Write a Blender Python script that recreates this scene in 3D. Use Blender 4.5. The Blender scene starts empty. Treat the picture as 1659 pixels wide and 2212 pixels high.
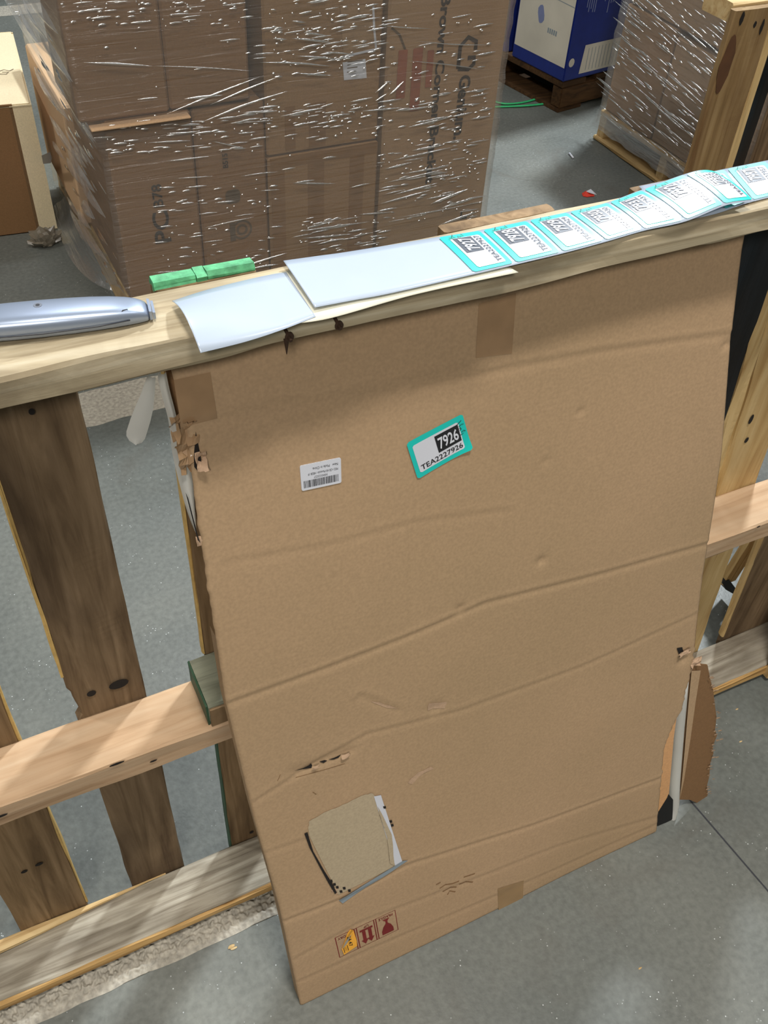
import bpy, bmesh, math, random
from mathutils import Vector, Matrix, noise
R = math.radians
SC = bpy.context.scene
COL = SC.collection
rng = random.Random(7)

# ---------------------------------------------------------------- camera
CAM = Vector((0.0787, -0.7698, 1.6705)); FPX = 2050.0
YAW, PITCH, ROLL = 0.505657, 0.790277, 0.073928
_f = Vector((math.sin(YAW)*math.cos(PITCH), math.cos(YAW)*math.cos(PITCH), -math.sin(PITCH)))
_r0 = Vector((math.cos(YAW), -math.sin(YAW), 0)); _u0 = _r0.cross(_f)
_r = math.cos(ROLL)*_r0 + math.sin(ROLL)*_u0
_u = -math.sin(ROLL)*_r0 + math.cos(ROLL)*_u0
cd = bpy.data.cameras.new('camera'); cam = bpy.data.objects.new('camera', cd); COL.objects.link(cam)
cam.matrix_world = Matrix(((_r.x, _u.x, -_f.x, CAM.x), (_r.y, _u.y, -_f.y, CAM.y), (_r.z, _u.z, -_f.z, CAM.z), (0, 0, 0, 1)))
cd.sensor_fit = 'VERTICAL'; cd.sensor_height = 36.0; cd.lens = 36.0*FPX/2212.0
cd.clip_start = 0.01; cd.clip_end = 100
SC.camera = cam

def ray(px, py):
    return (_r*((px-829.5)/FPX) - _u*((py-1106)/FPX) + _f)
def at(px, py, axis, val):
    "a measured pixel carried on to the real plane it lies on (axis 0/1/2 = X/Y/Z)"
    d = ray(px, py); t = (val-CAM[axis])/d[axis]; return CAM + d*t

# ---------------------------------------------------------------- world, lamps, exposure
w = bpy.data.worlds.new('hall'); SC.world = w; w.use_nodes = True
bg = w.node_tree.nodes['Background']; bg.inputs[0].default_value = (0.92, 0.93, 0.86, 1); bg.inputs[1].default_value = 0.115
def lamp(name, loc, tgt, size, sy, watts, col):
    l = bpy.data.lights.new(name, 'AREA'); l.shape = 'RECTANGLE'; l.size = size; l.size_y = sy
    l.energy = watts; l.color = col
    o = bpy.data.objects.new(name, l); COL.objects.link(o); o.location = loc
    d = Vector(tgt)-Vector(loc); o.rotation_euler = d.to_track_quat('-Z', 'Y').to_euler()
    return o
lamp('ceiling_lamp', (4.6, 3.3, 5.4), (0.4, 0, 0.5), 0.55, 0.35, 600, (0.90, 0.96, 1.0))
LB = lamp('ceiling_lamp.001', (0.5, -1.3, 6.0), (0.6, -0.9, 0.0), 1.0, 0.5, 50, (1.0, 0.95, 0.88)); LB.data.spread = R(80)
lamp('ceiling_lamp.002', (1.6, 4.6, 6.0), (1.2, 2.2, 0.3), 1.3, 0.4, 90, (0.95, 0.97, 1.0))
lamp('ceiling_lamp.003', (-3.4, 2.6, 5.2), (0.5, 2.0, 0.3), 0.7, 0.4, 100, (1.0, 0.97, 0.92))
lamp('ceiling_lamp.004', (3.2, -0.9, 6.0), (1.6, 1.0, 0.0), 1.3, 0.4, 40, (0.96, 0.98, 1.0))
lamp('front_fill_lamp', (-1.8, -4.6, 5.2), (0.6, 0, 0.6), 1.0, 0.8, 215, (1.0, 0.95, 0.88))  # added fill light behind the camera, no fixture known there
SC.view_settings.view_transform = 'Standard'; SC.view_settings.look = 'None'
SC.view_settings.exposure = -0.12; SC.view_settings.gamma = 1.0; SC.view_settings.use_curve_mapping = False

# ---------------------------------------------------------------- materials
def srgb(r, g, b):
    f = lambda c: ((c/255.0)/12.92 if c/255.0 <= 0.04045 else ((c/255.0+0.055)/1.055)**2.4)
    return (f(r), f(g), f(b), 1)
def newmat(name):
    m = bpy.data.materials.new(name); m.use_nodes = True
    return m, m.node_tree.nodes, m.node_tree.links, m.node_tree.nodes['Principled BSDF']
def plain(name, col, rough=0.6, metal=0.0, bump=0.0, spec=0.5, noise_amt=0.06, nscale=30):
    m, N, L, P = newmat(name)
    tc = N.new('ShaderNodeTexCoord'); nz = N.new('ShaderNodeTexNoise'); nz.inputs['Scale'].default_value = nscale
    nz.inputs['Detail'].default_value = 4
    L.new(tc.outputs['Object'], nz.inputs['Vector'])
    mx = N.new('ShaderNodeMixRGB'); mx.blend_type = 'MULTIPLY'; mx.inputs[0].default_value = 1
    mx.inputs[1].default_value = col
    rp = N.new('ShaderNodeValToRGB'); lo = 1-2*noise_amt
    rp.color_ramp.elements[0].position = .3; rp.color_ramp.elements[0].color = (lo, lo, lo, 1)
    rp.color_ramp.elements[1].position = .7; rp.color_ramp.elements[1].color = (1, 1, 1, 1)
    L.new(nz.outputs['Fac'], rp.inputs[0]); L.new(rp.outputs[0], mx.inputs[2]); L.new(mx.outputs[0], P.inputs['Base Color'])
    P.inputs['Roughness'].default_value = rough; P.inputs['Metallic'].default_value = metal
    P.inputs['Specular IOR Level'].default_value = spec
    if bump:
        b = N.new('ShaderNodeBump'); b.inputs['Strength'].default_value = bump; b.inputs['Distance'].default_value = .002
        L.new(nz.outputs['Fac'], b.inputs['Height']); L.new(b.outputs[0], P.inputs['Normal'])
    return m
def wood(name, light, mid, dark, axis, stain=0.35, rough=0.75, grain=1.0, stain_col=None, stain_scale=5.0):
    m, N, L, P = newmat(name)
    tc = N.new('ShaderNodeTexCoord'); mp = N.new('ShaderNodeMapping'); oi = N.new('ShaderNodeObjectInfo')
    sc = [42*grain]*3; sc[axis] = 2.2
    mp.inputs['Scale'].default_value = sc
    ml = N.new('ShaderNodeMath'); ml.operation = 'MULTIPLY'; ml.inputs[1].default_value = 37
    L.new(oi.outputs['Random'], ml.inputs[0]); L.new(ml.outputs[0], mp.inputs['Location'])
    L.new(tc.outputs['Object'], mp.inputs['Vector'])
    nz = N.new('ShaderNodeTexNoise'); nz.inputs['Scale'].default_value = 1.0; nz.inputs['Detail'].default_value = 8
    nz.inputs['Roughness'].default_value = .62; nz.inputs['Distortion'].default_value = 1.2
    L.new(mp.outputs[0], nz.inputs['Vector'])
    rp = N.new('ShaderNodeValToRGB'); e = rp.color_ramp.elements
    e[0].position = .28; e[0].color = dark; e[1].position = .72; e[1].color = light
    x = e.new(.47); x.color = mid
    L.new(nz.outputs['Fac'], rp.inputs[0])
    mp2 = N.new('ShaderNodeMapping'); s2 = [stain_scale*1.6]*3; s2[axis] = stain_scale*.5; mp2.inputs['Scale'].default_value = s2
    L.new(tc.outputs['Object'], mp2.inputs['Vector']); L.new(ml.outputs[0], mp2.inputs['Location'])
    n2 = N.new('ShaderNodeTexNoise'); n2.inputs['Detail'].default_value = 5; n2.inputs['Scale'].default_value = 1.3; n2.inputs['Distortion'].default_value = .8
    L.new(mp2.outputs[0], n2.inputs['Vector'])
    r2 = N.new('ShaderNodeValToRGB'); r2.color_ramp.elements[0].position = .42; r2.color_ramp.elements[1].position = .68
    r2.color_ramp.elements[0].color = (0, 0, 0, 1); r2.color_ramp.elements[1].color = (stain, stain, stain, 1)
    L.new(n2.outputs['Fac'], r2.inputs[0])
    mx = N.new('ShaderNodeMixRGB'); mx.inputs[2].default_value = stain_col or tuple(c*.45 for c in dark[:3])+(1,)
    L.new(r2.outputs[0], mx.inputs[0]); L.new(rp.outputs[0], mx.inputs[1]); L.new(mx.outputs[0], P.inputs['Base Color'])
    P.inputs['Roughness'].default_value = rough; P.inputs['Specular IOR Level'].default_value = .25
    b = N.new('ShaderNodeBump'); b.inputs['Strength'].default_value = .45; b.inputs['Distance'].default_value = .0015
    L.new(nz.outputs['Fac'], b.inputs['Height']); L.new(b.outputs[0], P.inputs['Normal'])
    return m
def cardboard(name, col, wash=0.0, rough=0.7, axis=2, spec=.25, vary=.10):
    m, N, L, P = newmat(name)
    tc = N.new('ShaderNodeTexCoord')
    n1 = N.new('ShaderNodeTexNoise'); n1.inputs['Scale'].default_value = 2.2; n1.inputs['Detail'].default_value = 3
    n2 = N.new('ShaderNodeTexNoise'); n2.inputs['Scale'].default_value = 260; n2.inputs['Detail'].default_value = 2
    L.new(tc.outputs['Object'], n1.inputs['Vector']); L.new(tc.outputs['Object'], n2.inputs['Vector'])
    r1 = N.new('ShaderNodeValToRGB'); r1.color_ramp.elements[0].position = .3; r1.color_ramp.elements[1].position = .7
    a = tuple(c*(1-vary) for c in col[:3])+(1,)
    r1.color_ramp.elements[0].color = a; r1.color_ramp.elements[1].color = (min(1, col[0]*1.05), col[1]*1.02, col[2]*1.06, 1)
    L.new(n1.outputs['Fac'], r1.inputs[0])
    r2 = N.new('ShaderNodeValToRGB'); r2.color_ramp.elements[0].position = .3; r2.color_ramp.elements[1].position = .7
    r2.color_ramp.elements[0].color = (.9, .9, .9, 1); r2.color_ramp.elements[1].color = (1.05, 1.05, 1.05, 1)
    L.new(n2.outputs['Fac'], r2.inputs[0])
    mx = N.new('ShaderNodeMixRGB'); mx.blend_type = 'MULTIPLY'; mx.inputs[0].default_value = 1
    L.new(r1.outputs[0], mx.inputs[1]); L.new(r2.outputs[0], mx.inputs[2]); L.new(mx.outputs[0], P.inputs['Base Color'])
    P.inputs['Roughness'].default_value = rough; P.inputs['Specular IOR Level'].default_value = spec
    if wash:
        wv = N.new('ShaderNodeTexWave'); wv.bands_direction = 'XYZ'[axis]; wv.inputs['Scale'].default_value = 42
        wv.inputs['Distortion'].default_value = .6
        L.new(tc.outputs['Object'], wv.inputs['Vector'])
        n3 = N.new('ShaderNodeTexNoise'); n3.inputs['Scale'].default_value = 6
        L.new(tc.outputs['Object'], n3.inputs['Vector'])
        mm = N.new('ShaderNodeMath'); mm.operation = 'MULTIPLY'; L.new(wv.outputs['Fac'], mm.inputs[0]); L.new(n3.outputs['Fac'], mm.inputs[1])
        b = N.new('ShaderNodeBump'); b.inputs['Strength'].default_value = wash; b.inputs['Distance'].default_value = .001
        L.new(mm.outputs[0], b.inputs['Height']); L.new(b.outputs[0], P.inputs['Normal'])
    return m
def film_mat(name, opac, rough, stretch, tint=(.95, .95, .95, 1), bump=.6, haze=0.05):
    m, N, L, P = newmat(name); N.remove(P)
    out = N['Material Output']
    tr = N.new('ShaderNodeBsdfTransparent'); tr.inputs[0].default_value = (.97, .97, .965, 1)
    gl = N.new('ShaderNodeBsdfGlossy'); gl.inputs['Roughness'].default_value = rough; gl.inputs['Color'].default_value = tint
    df = N.new('ShaderNodeBsdfDiffuse'); df.inputs['Color'].default_value = tint
    tc = N.new('ShaderNodeTexCoord'); mp = N.new('ShaderNodeMapping'); mp.inputs['Rotation'].default_value = stretch[1]; mp.inputs['Scale'].default_value = stretch[0]
    nz = N.new('ShaderNodeTexNoise'); nz.inputs['Scale'].default_value = 1; nz.inputs['Detail'].default_value = 6; nz.inputs['Distortion'].default_value = .8
    L.new(tc.outputs['Object'], mp.inputs[0]); L.new(mp.outputs[0], nz.inputs['Vector'])
    b = N.new('ShaderNodeBump'); b.inputs['Strength'].default_value = bump; b.inputs['Distance'].default_value = .01
    L.new(nz.outputs['Fac'], b.inputs['Height']); L.new(b.outputs[0], gl.inputs['Normal']); L.new(b.outputs[0], df.inputs['Normal'])
    fr = N.new('ShaderNodeLayerWeight'); fr.inputs[0].default_value = .35; L.new(b.outputs[0], fr.inputs['Normal'])
    mr = N.new('ShaderNodeMapRange'); mr.inputs['To Min'].default_value = opac; mr.inputs['To Max'].default_value = min(1, opac*4)
    L.new(fr.outputs['Fresnel'], mr.inputs[0])
    m1 = N.new('ShaderNodeMixShader'); m2 = N.new('ShaderNodeMixShader')
    m1.inputs[0].default_value = haze; L.new(tr.outputs[0], m1.inputs[1]); L.new(df.outputs[0], m1.inputs[2])
    L.new(mr.outputs[0], m2.inputs[0]); L.new(m1.outputs[0], m2.inputs[1]); L.new(gl.outputs[0], m2.inputs[2])
    L.new(m2.outputs[0], out.inputs[0])
    return m
def floor_mat():
    m, N, L, P = newmat('concrete')
    tc = N.new('ShaderNodeTexCoord')
    def nz(s, d=6, dist=0):
        n = N.new('ShaderNodeTexNoise'); n.inputs['Scale'].default_value = s; n.inputs['Detail'].default_value = d; n.inputs['Distortion'].default_value = dist
        L.new(tc.outputs['Object'], n.inputs['Vector']); return n
    def ramp(src, p0, c0, p1, c1):
        r = N.new('ShaderNodeValToRGB'); r.color_ramp.elements[0].position = p0; r.color_ramp.elements[1].position = p1
        r.color_ramp.elements[0].color = c0; r.color_ramp.elements[1].color = c1; L.new(src, r.inputs[0]); return r
    a = ramp(nz(1.6, 5, .4).outputs['Fac'], .3, srgb(88, 93, 90), .72, srgb(114, 116, 109))
    b = ramp(nz(90, 8).outputs['Fac'], .3, (.78, .78, .78, 1), .7, (1.1, 1.1, 1.1, 1))
    mx = N.new('ShaderNodeMixRGB'); mx.blend_type = 'MULTIPLY'; mx.inputs[0].default_value = 1
    L.new(a.outputs[0], mx.inputs[1]); L.new(b.outputs[0], mx.inputs[2])
    vo = N.new('ShaderNodeTexVoronoi'); vo.inputs['Scale'].default_value = 95; L.new(tc.outputs['Object'], vo.inputs['Vector'])
    sp = ramp(vo.outputs['Distance'], .05, (1, 1, 1, 1), .13, (0, 0, 0, 1))
    n4 = ramp(nz(14, 3).outputs['Fac'], .52, (0, 0, 0, 1), .60, (1, 1, 1, 1))
    mm = N.new('ShaderNodeMath'); mm.operation = 'MULTIPLY'; L.new(sp.outputs[0], mm.inputs[0]); L.new(n4.outputs[0], mm.inputs[1])
    m2 = N.new('ShaderNodeMixRGB'); m2.inputs[2].default_value = srgb(205, 210, 210)
    L.new(mm.outputs[0], m2.inputs[0]); L.new(mx.outputs[0], m2.inputs[1])
    st = ramp(nz(3.1, 4, 1.5).outputs['Fac'], .60, (0, 0, 0, 1), .72, (.35, .35, .35, 1))
    m3 = N.new('ShaderNodeMixRGB'); m3.inputs[2].default_value = srgb(84, 80, 72)
    L.new(st.outputs[0], m3.inputs[0]); L.new(m2.outputs[0], m3.inputs[1]); L.new(m3.outputs[0], P.inputs['Base Color'])
    rr = ramp(nz(4, 6).outputs['Fac'], .3, (.38, .38, .38, 1), .7, (.62, .62, .62, 1)); L.new(rr.outputs[0], P.inputs['Roughness'])
    bb = N.new('ShaderNodeBump'); bb.inputs['Strength'].default_value = .25; bb.inputs['Distance'].default_value = .002
    L.new(nz(120, 3).outputs['Fac'], bb.inputs['Height']); L.new(bb.outputs[0], P.inputs['Normal'])
    return m
M = {}
M['floor'] = floor_mat()
M['paint'] = plain('worn_white_paint', srgb(176, 170, 156), .75, bump=1.0, noise_amt=.22, nscale=110)
M['oldwood_x'] = wood('pine_along', srgb(206, 196, 172), srgb(182, 168, 140), srgb(140, 124, 98), 0, .6, stain_col=srgb(112, 98, 76), stain_scale=11)
M['redwood_x'] = wood('reddish_pine', srgb(198, 172, 142), srgb(186, 156, 124), srgb(156, 124, 92), 0, .25)
M['greywood_x'] = wood('weathered_grey_shade', srgb(190, 184, 168), srgb(148, 140, 124), srgb(98, 88, 74), 0, .6, stain_col=srgb(78, 68, 56))  # weathered grain, with stain raised to paint lit and shaded patches
M['orange_x'] = wood('fresh_split', srgb(196, 162, 108), srgb(176, 138, 84), srgb(136, 100, 58), 0, .2)
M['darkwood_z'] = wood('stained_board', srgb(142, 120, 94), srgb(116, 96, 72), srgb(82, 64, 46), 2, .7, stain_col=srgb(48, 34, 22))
M['midwood_z'] = wood('brown_board', srgb(158, 132, 100), srgb(130, 106, 76), srgb(94, 74, 50), 2, .5, stain_col=srgb(60, 44, 28))
M['pale_z'] = wood('pale_board', srgb(214, 188, 138), srgb(196, 166, 114), srgb(168, 134, 84), 2, .35, stain_col=srgb(120, 82, 40))
M['ply_z'] = wood('post_wood', srgb(160, 136, 98), srgb(142, 116, 78), srgb(114, 90, 58), 2, .7, stain_col=srgb(84, 54, 30), stain_scale=3.5)
M['pale_y'] = wood('pale_board_across', srgb(208, 180, 130), srgb(186, 156, 106), srgb(150, 118, 74), 1, .4)
M['pale_x'] = wood('pale_board_along', srgb(218, 196, 150), srgb(200, 172, 124), srgb(164, 132, 86), 0, .3)
M['navy'] = wood('navy_shade_board', srgb(34, 42, 48), srgb(22, 28, 32), srgb(14, 16, 16), 2, .6, stain_col=srgb(44, 32, 20), stain_scale=2.5)  # near-black navy: deep shade painted into the board colour
M['brown_dk'] = wood('dark_skid', srgb(92, 66, 38), srgb(70, 48, 26), srgb(46, 32, 18), 0, .5)
M['edge_y'] = plain('yellow_sawn_edge', srgb(206, 172, 104), .8, bump=.6, noise_amt=.12, nscale=60)
M['green'] = plain('green_paint', srgb(96, 186, 132), .6, bump=.8, noise_amt=.27, nscale=90)
M['dkgreen'] = plain('dark_green_paint', srgb(52, 84, 60), .6, bump=.4, noise_amt=.15)
M['greengrey'] = wood('green_grey_wood', srgb(150, 150, 130), srgb(126, 128, 110), srgb(86, 88, 74), 0, .6)
M['box'] = cardboard('kraft_board', srgb(172, 146, 113), wash=.05)
M['box_in'] = cardboard('kraft_inner', srgb(128, 98, 66), wash=0)
M['box_light'] = cardboard('peeled_kraft', srgb(174, 160, 132), wash=0, rough=.85)
M['tan'] = cardboard('orange_tan_board', srgb(204, 158, 110), rough=.6)
M['dent'] = cardboard('kraft_rubbed', srgb(182, 154, 126), rough=.8)
M['tape'] = plain('brown_tape', srgb(158, 128, 90), .22, noise_amt=.08)
M['tape_shiny'] = plain('shiny_tape', srgb(160, 130, 98), .18, noise_amt=.1, bump=.3)
M['foam'] = plain('white_foam', srgb(226, 226, 220), .8, noise_amt=.03)
P_ = M['foam'].node_tree; t_ = P_.nodes.new('ShaderNodeBsdfTranslucent'); t_.inputs[0].default_value = srgb(230, 228, 220); x_ = P_.nodes.new('ShaderNodeMixShader'); x_.inputs[0].default_value = .45
P_.links.new(P_.nodes['Principled BSDF'].outputs[0], x_.inputs[1]); P_.links.new(t_.outputs[0], x_.inputs[2]); P_.links.new(x_.outputs[0], P_.nodes['Material Output'].inputs[0])
M['black'] = plain('black_plastic', srgb(14, 14, 15), .6)
M['hole'] = plain('dark_gap', srgb(24, 18, 14), .95)
M['white'] = plain('white_paper', srgb(204, 207, 216), .45, noise_amt=.01)
M['greyline'] = plain('grey_glue', srgb(132, 144, 152), .4, noise_amt=.05)
M['ink'] = plain('black_ink', srgb(28, 28, 32), .6, noise_amt=.02)
M['inkgrey'] = plain('box_print', srgb(52, 40, 30), .7, noise_amt=.1)
M['inkgrey2'] = plain('faint_print', srgb(92, 74, 52), .7, noise_amt=.1)
M['red'] = plain('red_print', srgb(120, 32, 30), .7, noise_amt=.12)
M['redfaint'] = plain('faint_red_print', srgb(150, 88, 62), .7, noise_amt=.1)
M['redbright'] = plain('bright_red', srgb(222, 60, 38), .5)
M['orange'] = plain('orange_paper', srgb(244, 176, 60), .45, noise_amt=.03)
M['silver'] = plain('silver_liner', srgb(190, 182, 170), .25, metal=.3)
M['teal'] = plain('teal_print', srgb(30, 190, 180), .32, noise_amt=.01)
M['liner'] = plain('glossy_liner', srgb(172, 184, 200), .22, noise_amt=.01, spec=.6)
M['glassine'] = plain('glassine', srgb(206, 204, 186), .3, noise_amt=.03, spec=.6)
M['slate'] = plain('slate_print', srgb(70, 76, 88), .35, noise_amt=.02)
M['knife'] = plain('grey_cast_metal', srgb(150, 162, 182), .33, metal=.55, noise_amt=.02)
M['knife_dk'] = plain('grey_metal_side', srgb(128, 134, 146), .4, metal=.5, noise_amt=.03)
M['seam'] = plain('seam_dark', srgb(48, 50, 56), .6)
M['nail'] = plain('rusty_nail', srgb(74, 54, 42), .6, metal=.4, bump=.4)
M['ctnA'] = cardboard('carton_brown', srgb(134, 102, 68), vary=.12)
M['ctnB'] = cardboard('carton_light', srgb(156, 128, 94), vary=.12)
M['ctnC'] = cardboard('carton_mid', srgb(146, 115, 78), vary=.12)
M['ctnD'] = cardboard('carton_pale', srgb(206, 172, 134), vary=.08)
M['cream'] = cardboard('carton_cream', srgb(222, 208, 172), vary=.05)
M['ctntape'] = plain('carton_tape', srgb(132, 96, 56), .3, noise_amt=.08)
M['blue'] = plain('blue_print', srgb(22, 42, 122), .5, noise_amt=.08)
M['blueft'] = plain('pale_blue_print', srgb(120, 130, 170), .6)
M['offwhite'] = plain('offwhite_print', srgb(205, 200, 186), .5, noise_amt=.08, nscale=7)
M['strap'] = plain('green_strap', srgb(60, 190, 120), .35)
M['film'] = film_mat('stretch_film', .06, .20, ((5, 5, 80), (0, R(-6), 0)), bump=.7, haze=.07)
M['film2'] = film_mat('stretch_film_side', .07, .16, ((60, 6, 60), (R(35), 0, 0)), bump=.7, haze=.10)
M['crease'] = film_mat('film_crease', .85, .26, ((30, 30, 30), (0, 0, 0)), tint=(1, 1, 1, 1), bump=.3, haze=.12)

# ---------------------------------------------------------------- builders
def tag(o, label=None, cat=None, group=None, kind=None):
    if label: o['label'] = label
    if cat: o['category'] = cat
    if group: o['group'] = group
    if kind: o['kind'] = kind
    return o
def empty(name, loc, label, cat, group=None):
    o = bpy.data.objects.new(name, None); COL.objects.link(o); o.location = loc; o.empty_display_size = .05
    return tag(o, label, cat, group)
def par(o, p):
    if p is not None:
        o.parent = p; o.matrix_parent_inverse = world_of(p).inverted()
    return o
def world_of(o):
    m = Matrix.LocRotScale(o.location, o.rotation_euler, o.scale)
    return (world_of(o.parent) @ o.matrix_parent_inverse @ m) if o.parent else m
def link(name, me, m, parent=None, label=None):
    if m: me.materials.append(m)
    o = bpy.data.objects.new(name, me); COL.objects.link(o); par(o, parent)
    if label: o['label'] = label
    return o
def mesh(name, V, F, m, parent=None, label=None, smooth=False):
    me = bpy.data.meshes.new(name); me.from_pydata([tuple(v) for v in V], [], F); me.update()
    if smooth: me.polygons.foreach_set('use_smooth', [True]*len(me.polygons))
    return link(name, me, m, parent, label)
def bmobj(name, bm, m, parent=None, label=None, smooth=False):
    bmesh.ops.recalc_face_normals(bm, faces=bm.faces)
    me = bpy.data.meshes.new(name); bm.to_mesh(me); bm.free()
    if smooth: me.polygons.foreach_set('use_smooth', [True]*len(me.polygons))
    return link(name, me, m, parent, label)
def beam(name, axis, a, b, c, m, parent=None, label=None, n=40, jit=.0012, bev=.003, holes=None, warp=None, seed=0, smooth=True):
    """a board along `axis` from a[0] to a[1]; b and c are its ranges on the other two axes (in X,Y,Z order)"""
    oth = [i for i in range(3) if i != axis]
    (b0, b1), (c0, c1) = b, c
    def ring():
        pts = []
        e = bev
        per = [(b0+e, c0), ((b0+b1)/2, c0), (b1-e, c0), (b1, c0+e), (b1, (c0+c1)/2), (b1, c1-e), (b1-e, c1), ((b0+b1)/2, c1), (b0+e, c1), (b0, c1-e), (b0, (c0+c1)/2), (b0, c0+e)]
        return per
    per = ring(); k = len(per); V = []; F = []
    for i in range(n+1):
        t = i/n; s = a[0]+(a[1]-a[0])*t
        for j, (p, q) in enumerate(per):
            co = [0, 0, 0]; co[axis] = s; co[oth[0]] = p; co[oth[1]] = q
            h = Vector((s*9+seed*7.3, j*1.7+seed, seed*3.1))
            co[oth[0]] += noise.noise(h)*jit*2; co[oth[1]] += noise.noise(h+Vector((5, 9, 2)))*jit*2
            v = Vector(co)
            if warp: v = warp(v, j, t)
            V.append(v)
    for i in range(n):
        for j in range(k):
            F.append((i*k+j, i*k+(j+1) % k, (i+1)*k+(j+1) % k, (i+1)*k+j))
    F.append(tuple(range(k))[::-1]); F.append(tuple(range(n*k, n*k+k)))
    o = mesh(name, V, F, m, parent, label)
    bm = bmesh.new(); bm.from_mesh(o.data); bmesh.ops.recalc_face_normals(bm, faces=bm.faces); bm.to_mesh(o.data); bm.free()
    return o
def cbox(name, lo, hi, m, parent=None, label=None, bev=.003):
    bm = bmesh.new(); bmesh.ops.create_cube(bm, size=1)
    for v in bm.verts:
        v.co = Vector([lo[i]+(hi[i]-lo[i])*(v.co[i]+.5) for i in range(3)])
    if bev: bmesh.ops.bevel(bm, geom=bm.edges[:], offset=bev, segments=1, affect='EDGES')
    return bmobj(name, bm, m, parent, label)
class Frame:
    "a flat local frame: origin, right, down (unit vectors), normal out"
    def __init__(s, o, r, d, n): s.o, s.r, s.d, s.n = Vector(o), Vector(r).normalized(), Vector(d).normalized(), Vector(n).normalized()
    def __call__(s, u, v, h=0.0): return s.o + s.r*u + s.d*v + s.n*h
def rrect(x0, y0, x1, y1, r, seg=4):
    P = []
    for cx, cy, a0 in ((x1-r, y0+r, -90), (x1-r, y1-r, 0), (x0+r, y1-r, 90), (x0+r, y0+r, 180)):
        for k in range(seg+1):
            a = R(a0+90*k/seg); P.append((cx+r*math.cos(a), cy+r*math.sin(a)))
    return P
def plate(name, fn, pts, h0, h1, m, parent=None, label=None):
    "a thin solid plate: outline pts in a frame fn, from height h0 to h1"
    n = len(pts); V = [fn(u, v, h1) for u, v in pts]+[fn(u, v, h0) for u, v in pts]
    F = [tuple(range(n)), tuple(range(2*n-1, n-1, -1))]+[(i, i+n, (i+1) % n+n, (i+1) % n) for i in range(n)]
    return mesh(name, V, F, m, parent, label)
def grid_patch(name, fn, u0, v0, u1, v1, nu, nv, h, m, parent=None, label=None, keep=None, smooth=True):
    V = [fn(u0+(u1-u0)*i/nu, v0+(v1-v0)*j/nv, h) for j in range(nv+1) for i in range(nu+1)]
    F = []
    for j in range(nv):
        for i in range(nu):
            if keep and not keep((i+.5)/nu, (j+.5)/nv): continue
            q = j*(nu+1)+i; F.append((q, q+1, q+nu+2, q+nu+1))
    return mesh(name, V, F, m, parent, label, smooth=smooth)
_tc = {}
def text_mesh(s, bold=0.0):
    key = (s, bold)
    if key not in _tc:
        c = bpy.data.curves.new('t', 'FONT'); c.body = s; c.size = 1; c.offset = bold; c.resolution_u = 3
        o = bpy.data.objects.new('t', c); COL.objects.link(o)
        bpy.context.view_layer.update()
        me = bpy.data.meshes.new_from_object(o.evaluated_get(bpy.context.evaluated_depsgraph_get()))
        V = [v.co.copy() for v in me.vertices]; F = [tuple(p.vertices) for p in me.polygons]
        bpy.data.objects.remove(o); bpy.data.curves.remove(c); bpy.data.meshes.remove(me)
        if not V: V = [Vector((0, 0, 0))]*3; F = [(0, 1, 2)]
        x0 = min(v.x for v in V); x1 = max(v.x for v in V); y0 = min(v.y for v in V); y1 = max(v.y for v in V)
        _tc[key] = ([((v.x-x0)/(x1-x0), 1-(v.y-y0)/(y1-y0)) for v in V], F)
    return _tc[key]
def text(name, s, fn, u0, v0, u1, v1, h, m, parent=None, bold=.01):
    "lettering stretched to the box u0..u1, v0..v1 (v runs down the letters)"
    P, F = text_mesh(s, bold)
    return mesh(name, [fn(u0+(u1-u0)*a, v0+(v1-v0)*b, h) for a, b in P], F, m, parent)
def tube(name, pts, r, m, parent=None, label=None, k=8, taper=None):
    V = []; F = []; n = len(pts); pts = [Vector(p) for p in pts]
    for i, p in enumerate(pts):
        d = (pts[min(i+1, n-1)]-pts[max(i-1, 0)]).normalized()
        a = d.cross(Vector((0.1, .3, 1))).normalized(); b = d.cross(a)
        rr = r*(taper(i/(n-1)) if taper else 1)
        for j in range(k):
            t = 2*math.pi*j/k; V.append(p+a*math.cos(t)*rr+b*math.sin(t)*rr)
    for i in range(n-1):
        for j in range(k): F.append((i*k+j, i*k+(j+1) % k, (i+1)*k+(j+1) % k, (i+1)*k+j))
    F.append(tuple(range(k))[::-1]); F.append(tuple(range((n-1)*k, n*k)))
    return mesh(name, V, F, m, parent, label, smooth=True)
def ribbon(pts, wdt, fn, h):
    "flat stroke along pts in frame fn -> (V, F)"
    V = []; F = []; n = len(pts)
    for i, (x, y) in enumerate(pts):
        x0, y0 = pts[max(i-1, 0)]; x1, y1 = pts[min(i+1, n-1)]
        dx, dy = x1-x0, y1-y0; l = math.hypot(dx, dy) or 1; nx, ny = -dy/l*wdt/2, dx/l*wdt/2
        V += [fn(x+nx, y+ny, h), fn(x-nx, y-ny, h)]
    for i in range(n-1): F.append((2*i, 2*i+1, 2*i+3, 2*i+2))
    return V, F
def strokes(name, lines, wdt, fn, h, m, parent=None, label=None):
    V = []; F = []
    for l in lines:
        v, f = ribbon(l, wdt, fn, h); o = len(V); V += v; F += [tuple(i+o for i in q) for q in f]
    return mesh(name, V, F, m, parent, label)

# ---------------------------------------------------------------- floor
fl = bpy.data.meshes.new('floor'); fl.from_pydata([(-8, -6, 0), (12, -6, 0), (12, 14, 0), (-8, 14, 0)], [], [(0, 1, 2, 3)])
FLOOR = tag(link('floor', fl, M['floor']), 'grey concrete floor with worn patches and pale specks', None, None, 'structure')
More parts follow.
